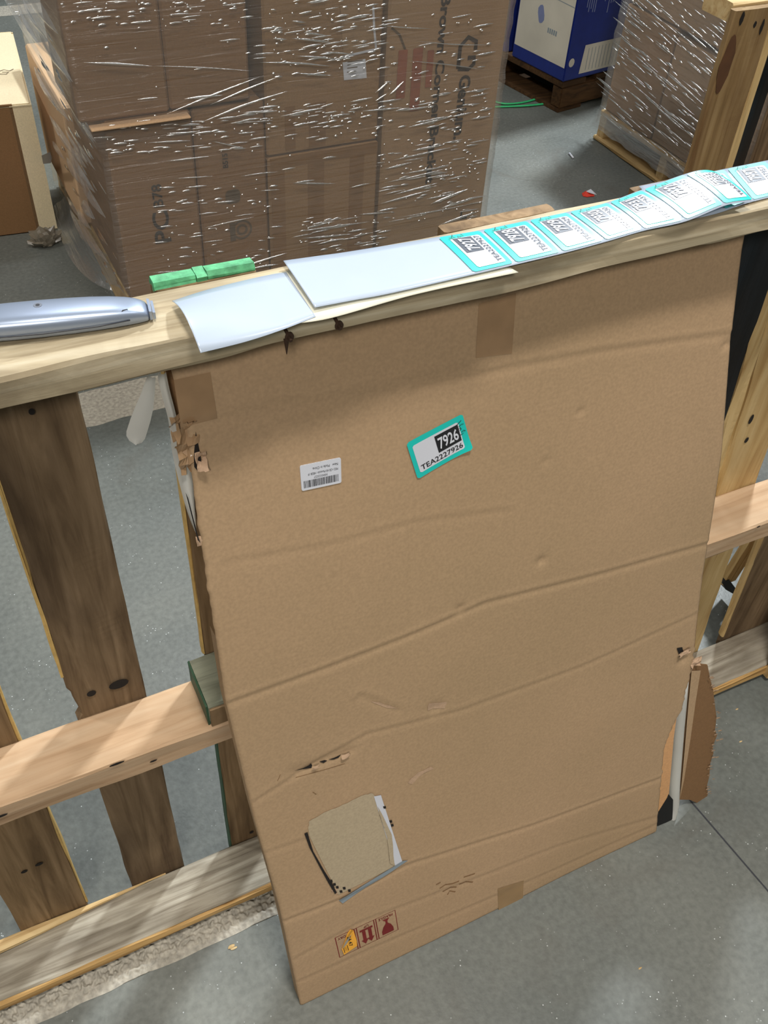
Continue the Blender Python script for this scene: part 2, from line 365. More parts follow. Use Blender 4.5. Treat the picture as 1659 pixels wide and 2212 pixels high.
# worn stippled line along the pallet, an older one behind, and one far behind
def rough_line(x0, x1, y0, y1, nx, ny, amp, top, name, stuffed=0):
    V = []; F = []
    for j in range(ny+1):
        for i in range(nx+1):
            x = x0+(x1-x0)*i/nx; y = y0+(y1-y0)*j/ny
            e = min(1, min(j, ny-j)*2/ny*2.2)
            if j in (0, ny): y += noise.noise(Vector((x*14, j, 3)))*.008
            z = .0006+e*(top+amp*(1.3*noise.noise(Vector((x*170, y*170, 1)))+.5*noise.noise(Vector((x*60, y*60, 7)))))
            V.append((x, y, max(.0004, z)))
    for j in range(ny):
        for i in range(nx):
            q = j*(nx+1)+i; F.append((q, q+1, q+nx+2, q+nx+1))
    return mesh(name, V, F, M['paint'], FLOOR, 'raised stippled pale line along the pallet foot' if amp > .001 else 'worn white floor line', smooth=True)
rough_line(-.4, .40, -.134, -.045, 700, 60, .0042, .004, 'floor_line')
rough_line(-.3, 1.1, 1.27, 1.42, 150, 12, .0004, .0006, 'floor_line')
rough_line(-1.2, 2.0, 4.42, 4.56, 60, 6, .0003, .0006, 'floor_line')
# shallow saw-cut joint in the slab on the right
p0, p1 = at(1500, 1740, 2, 0), at(1659, 1925, 2, 0); dd = (p1-p0).normalized(); nn = Vector((-dd.y, dd.x, 0))*.0016
a_, b_ = p0-dd*.1, p1+dd*.9
mesh('floor_joint', [a_+nn+Vector((0, 0, .0006)), a_-nn+Vector((0, 0, .0006)), b_-nn+Vector((0, 0, .0006)), b_+nn+Vector((0, 0, .0006))], [(0, 1, 2, 3)], M['seam'], FLOOR, 'thin dark joint in the slab')
CH = ['pale wood chip on the floor left of the flat carton, larger of two', 'smaller pale chip touching the larger one left of the flat carton', 'pale crumb on the bottom rail side of the floor gap right of the torn flap', 'pale crumb in the light patch right of the torn flap',
      'single pale crumb on the open floor below the carton bottom edge', 'pale crumb on the floor near the dark skid']
for k, (px, py, s) in enumerate([(500, 2045, .006), (505, 2049, .004), (1592, 1532, .003), (1600, 1602, .003), (1382, 2092, .003), (1165, 130, .003)]):
    c = at(px, py, 2, 0)
    bm = bmesh.new(); bmesh.ops.create_icosphere(bm, subdivisions=1, radius=s)
    for v in bm.verts: v.co = Vector((v.co.x*(1+rng.random()), v.co.y*.6, abs(v.co.z)*.5))+c
    tag(bmobj('wood_chip', bm, M['pale_x']), CH[k], 'chip', 'tiny pale chips on the floor')
# ---------------------------------------------------------------- the pallet standing on its edge
ZT = 1.1774; ZM = .5648; ZB = .040
PAL = empty('wooden_pallet', (0.5, -.04, 0), 'rough wooden pallet standing on its long edge, the damaged box leaning on it', 'pallet')
def nick(v, j, t):   # wane along the front lower edge of the top stringer
    if j in (0, 11, 1, 10):
        v = v.copy(); k = max(0, noise.noise(Vector((v.x*7, 3, 1))))
        v.z += k*.010 if j in (0, 1) else 0
    return v
ST = beam('stringer', 0, (-.6, 1.9), (-.080, 0), (ZT-.033, ZT), M['oldwood_x'], PAL, 'pale worn top rail', n=160, jit=.0014, warp=nick, seed=1)
beam('stringer', 0, (-.6, 1.9), (-.0843, 0), (ZM-.0445, ZM), M['redwood_x'], PAL, 'smooth reddish middle rail', n=80, seed=2)
def splitw(v, j, t):
    if j in (6, 7, 8) : v = v.copy(); v.z += noise.noise(Vector((v.x*11, v.y*20, 4)))*.003
    return v
SB = beam('stringer', 0, (-.6, 1.9), (-.0923, 0), (.004, ZB), M['greywood_x'], PAL, 'weathered grey bottom rail, lit and shaded patches painted in', n=120, warp=splitw, seed=3)
beam('split_face', 0, (-.6, 1.9), (-.0975, -.0915), (ZB-.022, ZB-.001), M['orange_x'], PAL, 'orange freshly split front edge of the bottom rail', n=150, jit=.0014, bev=.002, seed=4)
# splinter lifted off the back half of the bottom rail
def sliver(v, j, t):
    v = v.copy(); k = 1-t; v.y = -.001+(v.y+.001)*max(.08, min(1, k*1.5)); v.z = ZB+(v.z-ZB)*max(.15, min(1, k*1.6)); return v
beam('splinter', 0, (-.5, .125), (-.030, -.001), (ZB, ZB+.017), M['pale_x'], PAL, 'pale splinter lifting off the bottom rail', n=60, jit=.0016, warp=sliver, seed=5)
def ragged(lo, amt, side, z0=.45, z1=.72):
    def f(v, j, t):
        v = v.copy()
        s = max(0, noise.noise(Vector((v.z*13, 8.1, lo*40)))) * amt
        if (side < 0 and j in (9, 10, 11, 0, 8)) and z0 < v.z < z1: v.x += s+amt*.35
        return v
    return f
def board(x0, x1, mt, lab=None, z0=.012, z1=ZT-.001, skew=0, y0=.0, th=.016, wr=None, seed=0, side=None):
    def w2(v, j, t):
        if wr: v = wr(v, j, t)
        v = v.copy(); v.x += skew*(v.z-.6); return v
    o = beam('deck_board', 2, (z0, z1), (x0, x1), (y0, y0+th), M[mt], PAL, lab, n=110, jit=.0013, bev=.002, warp=w2, seed=seed)
    return o
board(-.335, -.215, 'midwood_z', seed=10)
board(-.118, -.010, 'midwood_z', 'brown board with a paler grain', seed=11)
board(.066, .1585, 'darkwood_z', 'dark-stained board with black knots near its foot', seed=12, wr=ragged(.06, .010, -1, .565, .63))
beam('board_edge', 2, (.66, ZT-.04), (.0625, .0665), (.001, .015), M['edge_y'], PAL, 'yellow sawn board edge', n=60, jit=.001, bev=.001, seed=14)
beam('board_edge', 2, (.05, ZT-.04), (-.0105, -.0070), (.001, .015), M['edge_y'], PAL, 'yellow sawn board edge', n=60, jit=.001, bev=.001, seed=15)
G = board(.246, .345, 'midwood_z', 'board with green painted end and edge', seed=13)
beam('painted_edge', 2, (.02, .55), (.2435, .2465), (.001, .015), M['dkgreen'], PAL, 'dark green painted edge', n=30, jit=.0008, bev=.001, seed=16)
beam('board_edge', 2, (.61, ZT-.04), (.2435, .2465), (.001, .015), M['edge_y'], PAL, 'yellow sawn board edge', n=60, jit=.001, bev=.001, seed=17)
# green end grain on top of that board, cracked in three
for x0, x1 in ((.2455, .2858), (.2864, .2965), (.2971, .3445)):
    beam('painted_end', 0, (x0, x1), (.002, .020), (ZT-.005, ZT+.006), M['green'], PAL, 'bright green painted board end', n=12, jit=.0012, bev=.003, seed=int(x0*1000))
board(.553, .690, 'midwood_z', seed=18, z1=ZT-.001)
board(.80, .90, 'midwood_z', seed=19)
board(.985, 1.111, 'navy', 'almost black navy board, deep shade painted into its colour', seed=20, skew=-.085)
beam('board_edge', 2, (.08, ZT-.04), (1.111, 1.134), (-.003, .016), M['pale_z'], PAL, 'pale barky edge strip beside the dark board', n=70, jit=.003, bev=.003, seed=21,
     warp=lambda v, j, t: Vector((v.x-.085*(v.z-.6), v.y, v.z)))
board(1.149, 1.238, 'pale_z', 'clean pale board with rusty knot stains', seed=22, skew=-.12)
board(1.322, 1.50, 'darkwood_z', 'dark shaded board with a pale sawn edge', seed=23, skew=-.09)
beam('board_edge', 2, (.05, .54), (1.3175, 1.3225), (.001, .015), M['pale_z'], PAL, 'pale sawn board edge', n=40, jit=.001, bev=.001, seed=24,
     warp=lambda v, j, t: Vector((v.x-.09*(v.z-.6), v.y, v.z)))
board(1.56, 1.68, 'midwood_z', seed=25)
q = at(1640, 1478, 1, -.10)
beam('front_board', 2, (.012, .52), (q.x, q.x+.11), (-.110, -.093), M['pale_z'], PAL, 'short pale board nailed to the front', n=40, seed=26)
# repair block standing on the middle rail
RB = beam('repair_block', 0, (.2225, .335), (-.080, 0), (ZM+.0005, ZM+.046), M['greengrey'], PAL, 'greenish grey repair block on the middle rail', n=20, jit=.0015, seed=30)
beam('block_side', 1, (-.079, -.001), (.2200, .2230), (ZM+.001, ZM+.045), M['dkgreen'], RB, 'dark green painted block end', n=8, jit=.0006, bev=.001, seed=31)
beam('block_front', 0, (.2235, .335), (-.083, -.0795), (ZM+.001, ZM+.040), M['midwood_z'], RB, 'bare brown block front', n=10, jit=.0008, bev=.001, seed=32)
# nails
for px, py, ln in ((622, 722, .013), (730, 699, .010)):
    c = at(px, py, 1, -.088)
    bm = bmesh.new()
    bmesh.ops.create_cone(bm, cap_ends=True, segments=14, radius1=.0048, radius2=.0040, depth=.0025, matrix=Matrix.Translation(c+Vector((0, -ln*.35, 0))) @ Matrix.Rotation(R(80), 4, 'X') @ Matrix.Rotation(R(15), 4, 'Y'))
    bmesh.ops.create_cone(bm, cap_ends=True, segments=8, radius1=.0018, radius2=.0018, depth=ln+.008, matrix=Matrix.Translation(c+Vector((-.001, 0, .002))) @ Matrix.Rotation(R(105), 4, 'X'))
    bmobj('nail', bm, M['nail'], PAL, 'bent rusty nail', smooth=False)
bm = bmesh.new(); c = at(619, 748, 1, -.079)
bmesh.ops.create_cone(bm, cap_ends=True, segments=8, radius1=.0004, radius2=.003, depth=.018, matrix=Matrix.Translation(c))
bmobj('nail', bm, M['nail'], PAL, 'nail point showing under the rail')
def dots(pxs, axis, val, mt, parent, name, lab, off):
    for px, py, rx, rz in pxs:
        c = at(px, py, axis, val)
        V = []
        for k in range(12):
            a = 2*math.pi*k/12; rr = 1+.2*noise.noise(Vector((px, py, k)))
            u, v = rx*rr*math.cos(a), rz*rr*math.sin(a)
            V.append(c+(Vector((u, off, v)) if axis == 1 else Vector((u, v, off))))
        mesh(name, V, [tuple(range(12))], M[mt], parent, lab)
dots([(252, 1649, .010, .0025), (331, 1643, .005, .002), (2, 1762, .008, .0025), (1638, 1137, .004, .002)], 1, -.0858, 'hole', PAL, 'knot', 'dark knot hole', -.0008)
dots([(256, 1477, .013, .009), (197, 1497, .006, .006), (68, 888, .003, .004), (84, 1866, .006, .004), (52, 1882, .005, .004), (543, 1797, .004, .004), (1622, 905, .004, .010), (1612, 950, .004, .006)], 1, -.0012, 'hole', PAL, 'knot', 'dark knot', -.0010)
# ---------------------------------------------------------------- the damaged flat carton
BO = Vector((0, -.288, 0)); BV = Vector((0, .258, 1.135)).normalized(); BN = Vector((1, 0, 0)).cross(BV)  # BN faces the viewer
def bpt(u, v, h=0.0): return BO+Vector((u, 0, 0))+BV*v+BN*h
def b2(px, py):
    d = ray(px, py); t = BN.dot(BO-CAM)/BN.dot(d); q = CAM+d*t
    return (q.x, (q-BO).dot(BV))
BOX = empty('flat_carton', (.6, -.29, 0), 'tall flat brown carton with torn corners leaning against the upright pallet', 'box')
VTOP = 1.150
Lp = sorted([(b2(*p)[1], b2(*p)[0]) for p in [(376, 812), (405, 925), (430, 1130), (455, 1300), (490, 1520), (553, 1780), (604, 1960), (650, 2172)]])
Rp = sorted([(b2(*p)[1], b2(*p)[0]) for p in [(1603, 545), (1580, 740), (1560, 980), (1538, 1130), (1520, 1250), (1507, 1370), (1503, 1415), (1497, 1450), (1490, 1478), (1483, 1500), (1479, 1520), (1474, 1540), (1463, 1556), (1458, 1570), (1448, 1586), (1443, 1600), (1437, 1618), (1434, 1640), (1428, 1700), (1422, 1760), (1418, 1810)]])
def interp(T, v):
    if v <= T[0][0]: return T[0][1]
    for (a, x), (b, y) in zip(T, T[1:]):
        if v <= b: return x+(y-x)*(v-a)/(b-a)
    return T[-1][1]
CRE = [([(405, 925), (620, 880), (830, 850), (1010, 800)], .0022, .010), ([(900, 842), (1100, 795), (1300, 760), (1585, 722)], .0022, .006),
       ([(490, 1215), (700, 1180), (900, 1130), (1100, 1105)], .0012, .006), ([(499, 1519), (700, 1445), (888, 1373), (1050, 1304), (1300, 1240), (1532, 1175)], .0034, .005),
       ([(554, 1733), (700, 1640), (793, 1587), (1000, 1535), (1260, 1440), (1505, 1329)], .0020, .005), ([(609, 1991), (740, 1940), (881, 1866), (1150, 1782), (1425, 1682)], .0030, .005),
       ([(560, 1850), (660, 1815)], .0015, .005), ([(640, 2068), (780, 1990), (954, 1924), (1200, 1830), (1425, 1763)], .0016, .006), ([(644, 2120), (800, 2050), (1000, 1965), (1200, 1880), (1416, 1782)], .0016, .006),
       ([(720, 1240), (724, 1330), (735, 1420)], .0012, .004), ([(886, 1150), (888, 1290), (885, 1400)], .0012, .004), ([(775, 1500), (795, 1610), (800, 1700)], .0010, .006), ([(780, 1505), (860, 1535)], .0022, .007),
       ([(1040, 640), (1040, 760)], .0005, .004)]
CREuv = [([b2(*p) for p in l], dpt, wd) for l, dpt, wd in CRE]
def segd(p, a, b):
    dx, dy = b[0]-a[0], b[1]-a[1]; L2 = dx*dx+dy*dy
    t = max(0, min(1, ((p[0]-a[0])*dx+(p[1]-a[1])*dy)/L2)); qx, qy = a[0]+dx*t, a[1]+dy*t
    ex, ey = p[0]-qx, p[1]-qy
    return math.hypot(ex, ey), ey, t
BB = [(min(p[1] for p in l)-.03, max(p[1] for p in l)+.03) for l, _, _ in CREuv]
def relief(u, v):
    h = .0040*noise.noise(Vector((u*3.2, v*3.0, 2)))+.0006*noise.noise(Vector((u*9, v*9, 5)))
    for (l, dpt, wd), (lo, hi) in zip(CREuv, BB):
        if not lo < v < hi: continue
        best = min((segd((u, v), a, b) for a, b in zip(l, l[1:])), key=lambda s: s[0])
        x = best[0]/wd
        if x < 3.5: h += -dpt*.42*math.exp(-x*x)+(dpt*.26*math.exp(-(x-1.3)**2*1.6) if best[1] > 0 else 0)
    # dents
    for (cu, cv, r_, dp) in DENTS:
        d2 = ((u-cu)**2+(v-cv)**2)/r_**2
        if d2 < 6: h -= dp*math.exp(-d2)
    # slit in the lower left
    a, b = SLIT; s = segd((u, v), a, b)
    if s[0] < .03: h += -.002*math.exp(-(s[0]/.010)**2)
    return h
DENTS = [b2(1170, 1212)+(.007, .003), b2(995, 1315)+(.006, .003), b2(1255, 890)+(.005, .002), b2(1180, 998)+(.005, .0015), b2(1480, 1425)+(.012, .004), b2(1570, 745)+(.006, .003), b2(940, 1530)+(.012, .002)]
SLIT = (b2(640, 1670), b2(755, 1625))
NU, NV = 190, 330
V = []; F = []
for j in range(NV+1):
    v = VTOP*j/NV
    jl = .0022*noise.noise(Vector((v*60, 1, 1))) if .78 < v < 1.0 else .0004*noise.noise(Vector((v*60, 1, 1)))
    jr = .0045*noise.noise(Vector((v*90, 5, 1))) if .12 < v < .46 else .0004*noise.noise(Vector((v*60, 2, 1)))
    l = interp(Lp, v)+jl; r = interp(Rp, v)+jr
    for i in range(NU+1):
        t = i/NU; u = l+(r-l)*t
        e = min(t, 1-t)*(r-l); rd = -.002*max(0, 1-e/.004)**2
        h = relief(u, v)+rd-.002*max(0, 1-v/.006)**2
        V.append(bpt(u, v, h))
nb = len(V)
for j in range(NV):
    for i in range(NU): q_ = j*(NU+1)+i; F.append((q_, q_+1, q_+NU+2, q_+NU+1))
# give the sheet its 4 mm thickness round the border
bord = [i for i in range(NU+1)]+[j*(NU+1)+NU for j in range(1, NV+1)]+[NV*(NU+1)+i for i in range(NU-1, -1, -1)]+[j*(NU+1) for j in range(NV-1, 0, -1)]
for b_ in bord: V.append(V[b_]-BN*.0042)
for k in range(len(bord)): k2 = (k+1) % len(bord); F.append((bord[k], nb+k, nb+k2, bord[k2]))
mesh('front_panel', V, F, M['box'], BOX, smooth=True)
def hh(u, v): return relief(u, v)
TH = .030
# back, left side, bottom, right side above the tear
def quadsheet(name, pts, t, m, lab=None, parent=BOX, n=None):
    a = [Vector(p) for p in pts]; nn = n or (a[1]-a[0]).cross(a[2]-a[1]).normalized()
    V = a+[p-nn*t for p in a]
    k = len(a); F = [tuple(range(k)), tuple(range(2*k-1, k-1, -1))]+[(i, i+k, (i+1) % k+k, (i+1) % k) for i in range(k)]
    return mesh(name, V, F, m, parent, lab)
quadsheet('back_panel', [bpt(.262, .008, -TH), bpt(.955, .008, -TH), bpt(.925, 1.135, -TH), bpt(.243, 1.135, -TH)], .004, M['box_in'])
LS = [(v, interp(Lp, v)+.001) for v in [.004, .1, .2, .3, .4, .5, .6, .7, .80]]
V = []; F = []
for v, u in LS: V += [bpt(u, v, -.003), bpt(u, v, -TH)]
for i in range(len(LS)-1): F.append((2*i, 2*i+1, 2*i+3, 2*i+2))
mesh('side_panel', V, F, M['box'], BOX)
quadsheet('bottom_panel', [bpt(.262, .003, -.004), bpt(.983, .003, -.004), bpt(.955, .003, -TH), bpt(.262, .003, -TH)], .003, M['box'])
RS = [(v, interp(Rp, v)-.001) for v in [.45, .55, .7, .85, 1.0, 1.13]]
V = []; F = []
for v, u in RS: V += [bpt(u, v, -.003), bpt(u-.006, v, -TH)]
for i in range(len(RS)-1): F.append((2*i, 2*i+1, 2*i+3, 2*i+2))
mesh('side_panel', V, F, M['box'], BOX)
# what the tear on the right shows: tan board, foam edge, black corner
def poly_px(name, px, h0, h1, m, lab, parent=BOX):
    def fn(u, v, h): return bpt(u, v, h)
    return plate(name, fn, [b2(*p) for p in px], h0, h1, m, parent, lab)
poly_px('inner_board', [(1400, 1640), (1437, 1600), (1460, 1560), (1470, 1545), (1462, 1600), (1450, 1735), (1440, 1752), (1418, 1770), (1395, 1780)], -.012, -.008, M['tan'], 'orange tan board inside the torn corner')
poly_px('black_part', [(1400, 1770), (1425, 1765), (1447, 1730), (1450, 1722), (1461, 1735), (1461, 1775), (1448, 1782), (1400, 1800)], -.011, -.0075, M['black'], 'black plastic corner of the packed item')
# foam edge: a rounded strip
fp = [(1490, 1475), (1484, 1520), (1478, 1580), (1473, 1640), (1468, 1700), (1466, 1750), (1462, 1775), (1445, 1792), (1405, 1808)]
fv = [b2(*p) for p in fp]
V = []; F = []; K = 10
for i, (u, v) in enumerate(fv):
    u0, v0 = fv[max(0, i-1)]; u1, v1 = fv[min(len(fv)-1, i+1)]
    du, dv = u1-u0, v1-v0; l = math.hypot(du, dv); nu_, nv_ = -dv/l, du/l
    for k in range(K):
        a = math.pi*2*k/K; rr = .0105 if 0 < i < 6 else .007
        V.append(bpt(u+nu_*math.cos(a)*rr, v+nv_*math.cos(a)*rr, -.014+math.sin(a)*.010+.0008*noise.noise(Vector((u*90, v*90, k)))))
for i in range(len(fv)-1):
    for k in range(K): F.append((i*K+k, i*K+(k+1) % K, (i+1)*K+(k+1) % K, (i+1)*K+k))
F.append(tuple(range(K))[::-1]); F.append(tuple(range((len(fv)-1)*K, len(fv)*K)))
mesh('foam_edge', V, F, M['foam'], BOX, 'white foam wrap showing through the torn corner', smooth=True)
# the flap torn off, hanging out to the right and back
def flap():
    ed = [(1508, 1440), (1538, 1446), (1545, 1478), (1552, 1500), (1556, 1530), (1561, 1560), (1558, 1590), (1563, 1602), (1553, 1625), (1555, 1640), (1548, 1662), (1546, 1690), (1541, 1710), (1543, 1730), (1535, 1751), (1520, 1748), (1500, 1738), (1472, 1735)]
    inn = [(1497, 1452), (1494, 1475), (1490, 1530), (1486, 1580), (1483, 1620), (1478, 1680)]
    out = [(u, v) for u, v in [b2(*p) for p in ed]]; ii = [b2(*p) for p in inn][::-1]
    pts = out+ii; u0 = min(p[0] for p in ii)
    H = lambda u: -.012-.55*max(0, u-u0)
    cs = []
    V = [bpt(u, v, -.006-(u-u0)*.10) for u, v in pts]; n = len(V)
    V += [p-BN*.0035+Vector((.001, 0, 0)) for p in V]
    Fk = [tuple(range(n)), tuple(range(2*n-1, n-1, -1))]+[(i, i+n, (i+1) % n+n, (i+1) % n) for i in range(n)]
    o = mesh('torn_flap', V, Fk, M['box_in'], BOX, 'dark brown inside face of the torn side flap')
    fold = [b2(*p) for p in [(1497, 1452), (1518, 1452), (1507, 1520), (1496, 1600), (1482, 1690), (1473, 1730), (1478, 1680), (1483, 1620), (1490, 1530)]]
    mesh('flap_fold', [bpt(u, v, -.0035-(u-u0)*.06) for u, v in fold], [tuple(range(len(fold)))], M['box'], o, 'lighter folded strip of the torn flap')
    V = []; F = []
    for k in range(46):
        p = ed[2+(k*7) % 12]; pu, pv = b2(p[0]+rng.uniform(-9, 3), p[1]+rng.uniform(-12, 12)); s = rng.uniform(.002, .006)
        h = -.004-(pu-u0)*.10+rng.uniform(0, .004); b0 = len(V)
        V += [bpt(pu, pv, h), bpt(pu+s, pv+s*.3, h+.002), bpt(pu+s*.8, pv+s, h+.003), bpt(pu-s*.2, pv+s*.8, h)]; F.append((b0, b0+1, b0+2, b0+3))
    tag(mesh('torn_fibres', V, F, M['dent'], o, 'ragged pale paper fibres along the flap edge'), kind='stuff')
flap()
# crumpled paper at the torn shoulders
def crumple(pxc, ru, rv, seed, mt, lab, n=9, amp=.010, h0=.0):
    V = []; F = []
    cu, cv = b2(*pxc)
    for j in range(n+1):
        for i in range(n+1):
            u = cu+ru*(i/n-.5)*2; v = cv+rv*(j/n-.5)*2
            z = noise.noise(Vector((u*70, v*90, seed)))*amp
            e = noise.noise(Vector((i*.9, j*.9, seed+4)))*ru*.35
            V.append(bpt(u+e, v+e*.6, h0+z))
    for j in range(n):
        for i in range(n):
            if (i in (0, n-1) or j in (0, n-1)) and noise.noise(Vector((i*1.7, j*1.3, seed))) > .3: continue
            q_ = j*(n+1)+i; F.append((q_, q_+1, q_+n+2, q_+n+1))
    return mesh('crumpled_paper', V, F, M[mt], BOX, lab)
crumple((408, 968), .012, .030, 3, 'tape_shiny', 'crumpled taped board at the torn shoulder', amp=.012, h0=-.002)
crumple((395, 935), .010, .018, 9, 'tape_shiny', 'crumpled taped board at the torn shoulder', amp=.012, h0=-.006)
crumple((433, 992), .006, .010, 5, 'dent', 'curled scrap beside the slit', n=5, amp=.010, h0=.004)
crumple((1478, 1407), .012, .006, 11, 'dent', 'puckered tear near the right edge', n=7, amp=.008, h0=.003)
crumple((1505, 1432), .010, .010, 12, 'dent', 'puckered tear near the right edge', n=7, amp=.010, h0=.0)
crumple((432, 1172), .003, .006, 13, 'dent', 'chipped side edge', n=4, amp=.005, h0=-.002)
def hole(pxs, h=.0012, lab='dark slit in the board', mt='hole', name='slit'):
    pts = [b2(*p) for p in pxs]
    return mesh(name, [bpt(u, v, hh(u, v)+h) for u, v in pts], [tuple(range(len(pts)))], M[mt], BOX, lab)
hole([(423, 933), (428, 960), (434, 990), (436, 1010), (427, 1017), (419, 1008), (418, 985), (421, 955)])
hole([(1462, 1400), (1474, 1398), (1477, 1410), (1466, 1412)])
hole([(400, 1062), (406, 1075), (428, 1160), (432, 1172), (426, 1165)], lab='dark gap at the side seam')
# foam sheet peeping out at the left shoulder + hanging tongue
def sheet_px(name, L_, Rr, dep, m, lab, parent, bulge=.006, nu=6, sub=2):
    "a soft sheet between two measured edges lying at depth plane h=dep(t)"
    V = []; F = []; n = len(L_)
    for j in range(n):
        for i in range(nu+1):
            t = i/nu; a = b2(*L_[j]); b = b2(*Rr[j])
            u = a[0]+(b[0]-a[0])*t; v = a[1]+(b[1]-a[1])*t
            V.append(bpt(u, v, dep(j/(n-1))+bulge*math.sin(math.pi*t)))
    for j in range(n-1):
        for i in range(nu): q_ = j*(nu+1)+i; F.append((q_, q_+1, q_+nu+2, q_+nu+1))
    o = mesh(name, V, F, m, parent, lab, smooth=True)
    if sub: s = o.modifiers.new('s', 'SUBSURF'); s.levels = s.render_levels = 2
    return o
sheet_px('foam_sheet', [(346, 815), (352, 850), (364, 890), (374, 930), (376, 980), (388, 1030), (400, 1080), (415, 1130), (428, 1160)],
         [(366, 812), (372, 850), (384, 890), (392, 930), (415, 980), (424, 1030), (426, 1080), (430, 1130), (431, 1165)], lambda t: -.012, M['foam'], 'white foam sheet peeping out along the left edge', BOX)
sheet_px('foam_tongue', [(316, 808), (303, 845), (290, 875), (280, 900), (271, 928), (271, 938), (277, 948), (288, 955)],
         [(334, 812), (332, 845), (329, 878), (323, 905), (315, 932), (311, 944), (304, 953), (292, 957)], lambda t: .004, M['foam'], 'white foam tongue hanging below the top rail', BOX, bulge=.002, sub=0)
# tapes
def patch_px(name, px, h, m, lab, parent=BOX, nx=8, ny=8):
    "soft patch following the board relief, 4 measured corners TL TR BR BL"
    c = [b2(*p) for p in px]; V = []; F = []
    for j in range(ny+1):
        for i in range(nx+1):
            s, t = i/nx, j/ny
            u = (c[0][0]*(1-s)+c[1][0]*s)*(1-t)+(c[3][0]*(1-s)+c[2][0]*s)*t
            v = (c[0][1]*(1-s)+c[1][1]*s)*(1-t)+(c[3][1]*(1-s)+c[2][1]*s)*t
            V.append(bpt(u, v, hh(u, v)+h))
    for j in range(ny):
        for i in range(nx): q_ = j*(nx+1)+i; F.append((q_, q_+1, q_+nx+2, q_+nx+1))
    return mesh(name, V, F, m, parent, lab, smooth=True)
patch_px('tape', [(1032, 655), (1112, 632), (1104, 762), (1026, 772)], .0007, M['tape_shiny'], 'shiny brown tape at the top')
patch_px('tape', [(1074, 1918), (1131, 1901), (1129, 1949), (1077, 1972)], .0007, M['tape'], 'square of brown tape at the bottom edge')
patch_px('tape', [(376, 822), (455, 805), (470, 905), (392, 925)], .0007, M['tape_shiny'], 'shiny tape over the torn shoulder')
# slit lower left
hole([(636, 1667), (655, 1661), (668, 1655), (672, 1650), (676, 1656), (674, 1661), (655, 1664)], h=.0018)
hole([(691, 1648), (702, 1644), (708, 1645), (700, 1650)], h=.0018)
hole([(710, 1643), (724, 1638), (732, 1634), (738, 1631), (732, 1638), (722, 1642)], h=.0018)
crumple((745, 1630), .006, .0035, 21, 'dent', 'pale torn paper at the slit', n=4, amp=.004, h0=.003)
crumple((680, 1654), .005, .003, 22, 'dent', 'pale torn paper at the slit', n=4, amp=.004, h0=.003)
def blob(pxs, h, mt, lab, name='scuff'):
    pts = [b2(*p) for p in pxs]; cu = sum(p[0] for p in pts)/len(pts); cv = sum(p[1] for p in pts)/len(pts)
    return mesh(name, [bpt(u, v, hh(u, v)+h) for u, v in pts], [tuple(range(len(pts)))], M[mt], BOX, lab)
# peeled square: lighter layer, white liner strip, glue line, dark nibbled edge
def dense(poly, n=6, jit=0):
    out = []
    for i, a in enumerate(poly):
        b = poly[(i+1) % len(poly)]
        for k in range(n):
            t = k/n; out.append((a[0]+(b[0]-a[0])*t+rng.uniform(-jit, jit), a[1]+(b[1]-a[1])*t+rng.uniform(-jit, jit)))
    return out
def fanpatch(name, poly, h, mt, lab):
    pts = [b2(*p) for p in poly]; cu = sum(p[0] for p in pts)/len(pts); cv = sum(p[1] for p in pts)/len(pts)
    V = [bpt(cu, cv, hh(cu, cv)+h)]; F = []; n = len(pts); RN = 8
    for k in range(1, RN+1):
        for u, v in pts:
            uu = cu+(u-cu)*k/RN; vv = cv+(v-cv)*k/RN; V.append(bpt(uu, vv, hh(uu, vv)+h))
    for i in range(n): F.append((0, 1+i, 1+(i+1) % n))
    for k in range(RN-1):
        for i in range(n): F.append((1+k*n+i, 1+(k+1)*n+i, 1+(k+1)*n+(i+1) % n, 1+k*n+(i+1) % n))
    return mesh(name, V, F, M[mt], BOX, lab, smooth=True)
top = dense([(667, 1788), (668, 1775), (700, 1755), (740, 1738), (790, 1715), (808, 1712)], 5, 1.2)[:-5]
fanpatch('peeled_patch', top+[(812, 1722), (826, 1760), (843, 1800), (850, 1850), (852, 1868), (800, 1895), (730, 1930), (718, 1905), (700, 1870), (680, 1830), (668, 1805)], .0012, 'box_light', 'pale square where the face paper is peeled off')
patch_px('liner_strip', [(807, 1719), (822, 1716), (867, 1858), (852, 1868)], .0018, M['white'], 'white strip of torn label liner')
fanpatch('liner_edge', dense([(815, 1740), (845, 1800), (850, 1866), (840, 1860), (836, 1800), (820, 1762)], 3, .8), .0024, 'box_light', 'ragged peeled edge')
patch_px('glue_line', [(868, 1855), (879, 1854), (738, 1947), (729, 1941)], .0026, M['greyline'], 'grey glue line under the peeled square')
hole([(657, 1800), (664, 1797), (668, 1812), (676, 1838), (700, 1880), (716, 1905), (726, 1925), (722, 1928), (708, 1905), (690, 1872), (668, 1830)], .0017, 'dark open edge of the peeled square')
for px in ((713, 1900), (720, 1907), (726, 1913), (734, 1922), (741, 1915), (752, 1920), (829, 1742), (842, 1772), (845, 1780)):
    hole([(px[0]-3, px[1]-2), (px[0]+3, px[1]-3), (px[0]+4, px[1]+2), (px[0]-1, px[1]+3)], .0022, 'tiny dark flute hole', name='flute_hole')
crumple((726, 1922), .008, .008, 31, 'dent', 'torn corrugation at the corner of the peeled square', n=6, amp=.004, h0=.002)
for poly in ([(800, 1512), (830, 1520), (862, 1532), (835, 1530), (806, 1519)], [(925, 1520), (965, 1515), (960, 1530), (925, 1535)], [(880, 1690), (905, 1668), (930, 1655), (938, 1660), (915, 1672), (890, 1694)]):
    fanpatch('scuff', dense(poly, 3, 1.5), .0006, 'dent', 'pale rubbed scuff')
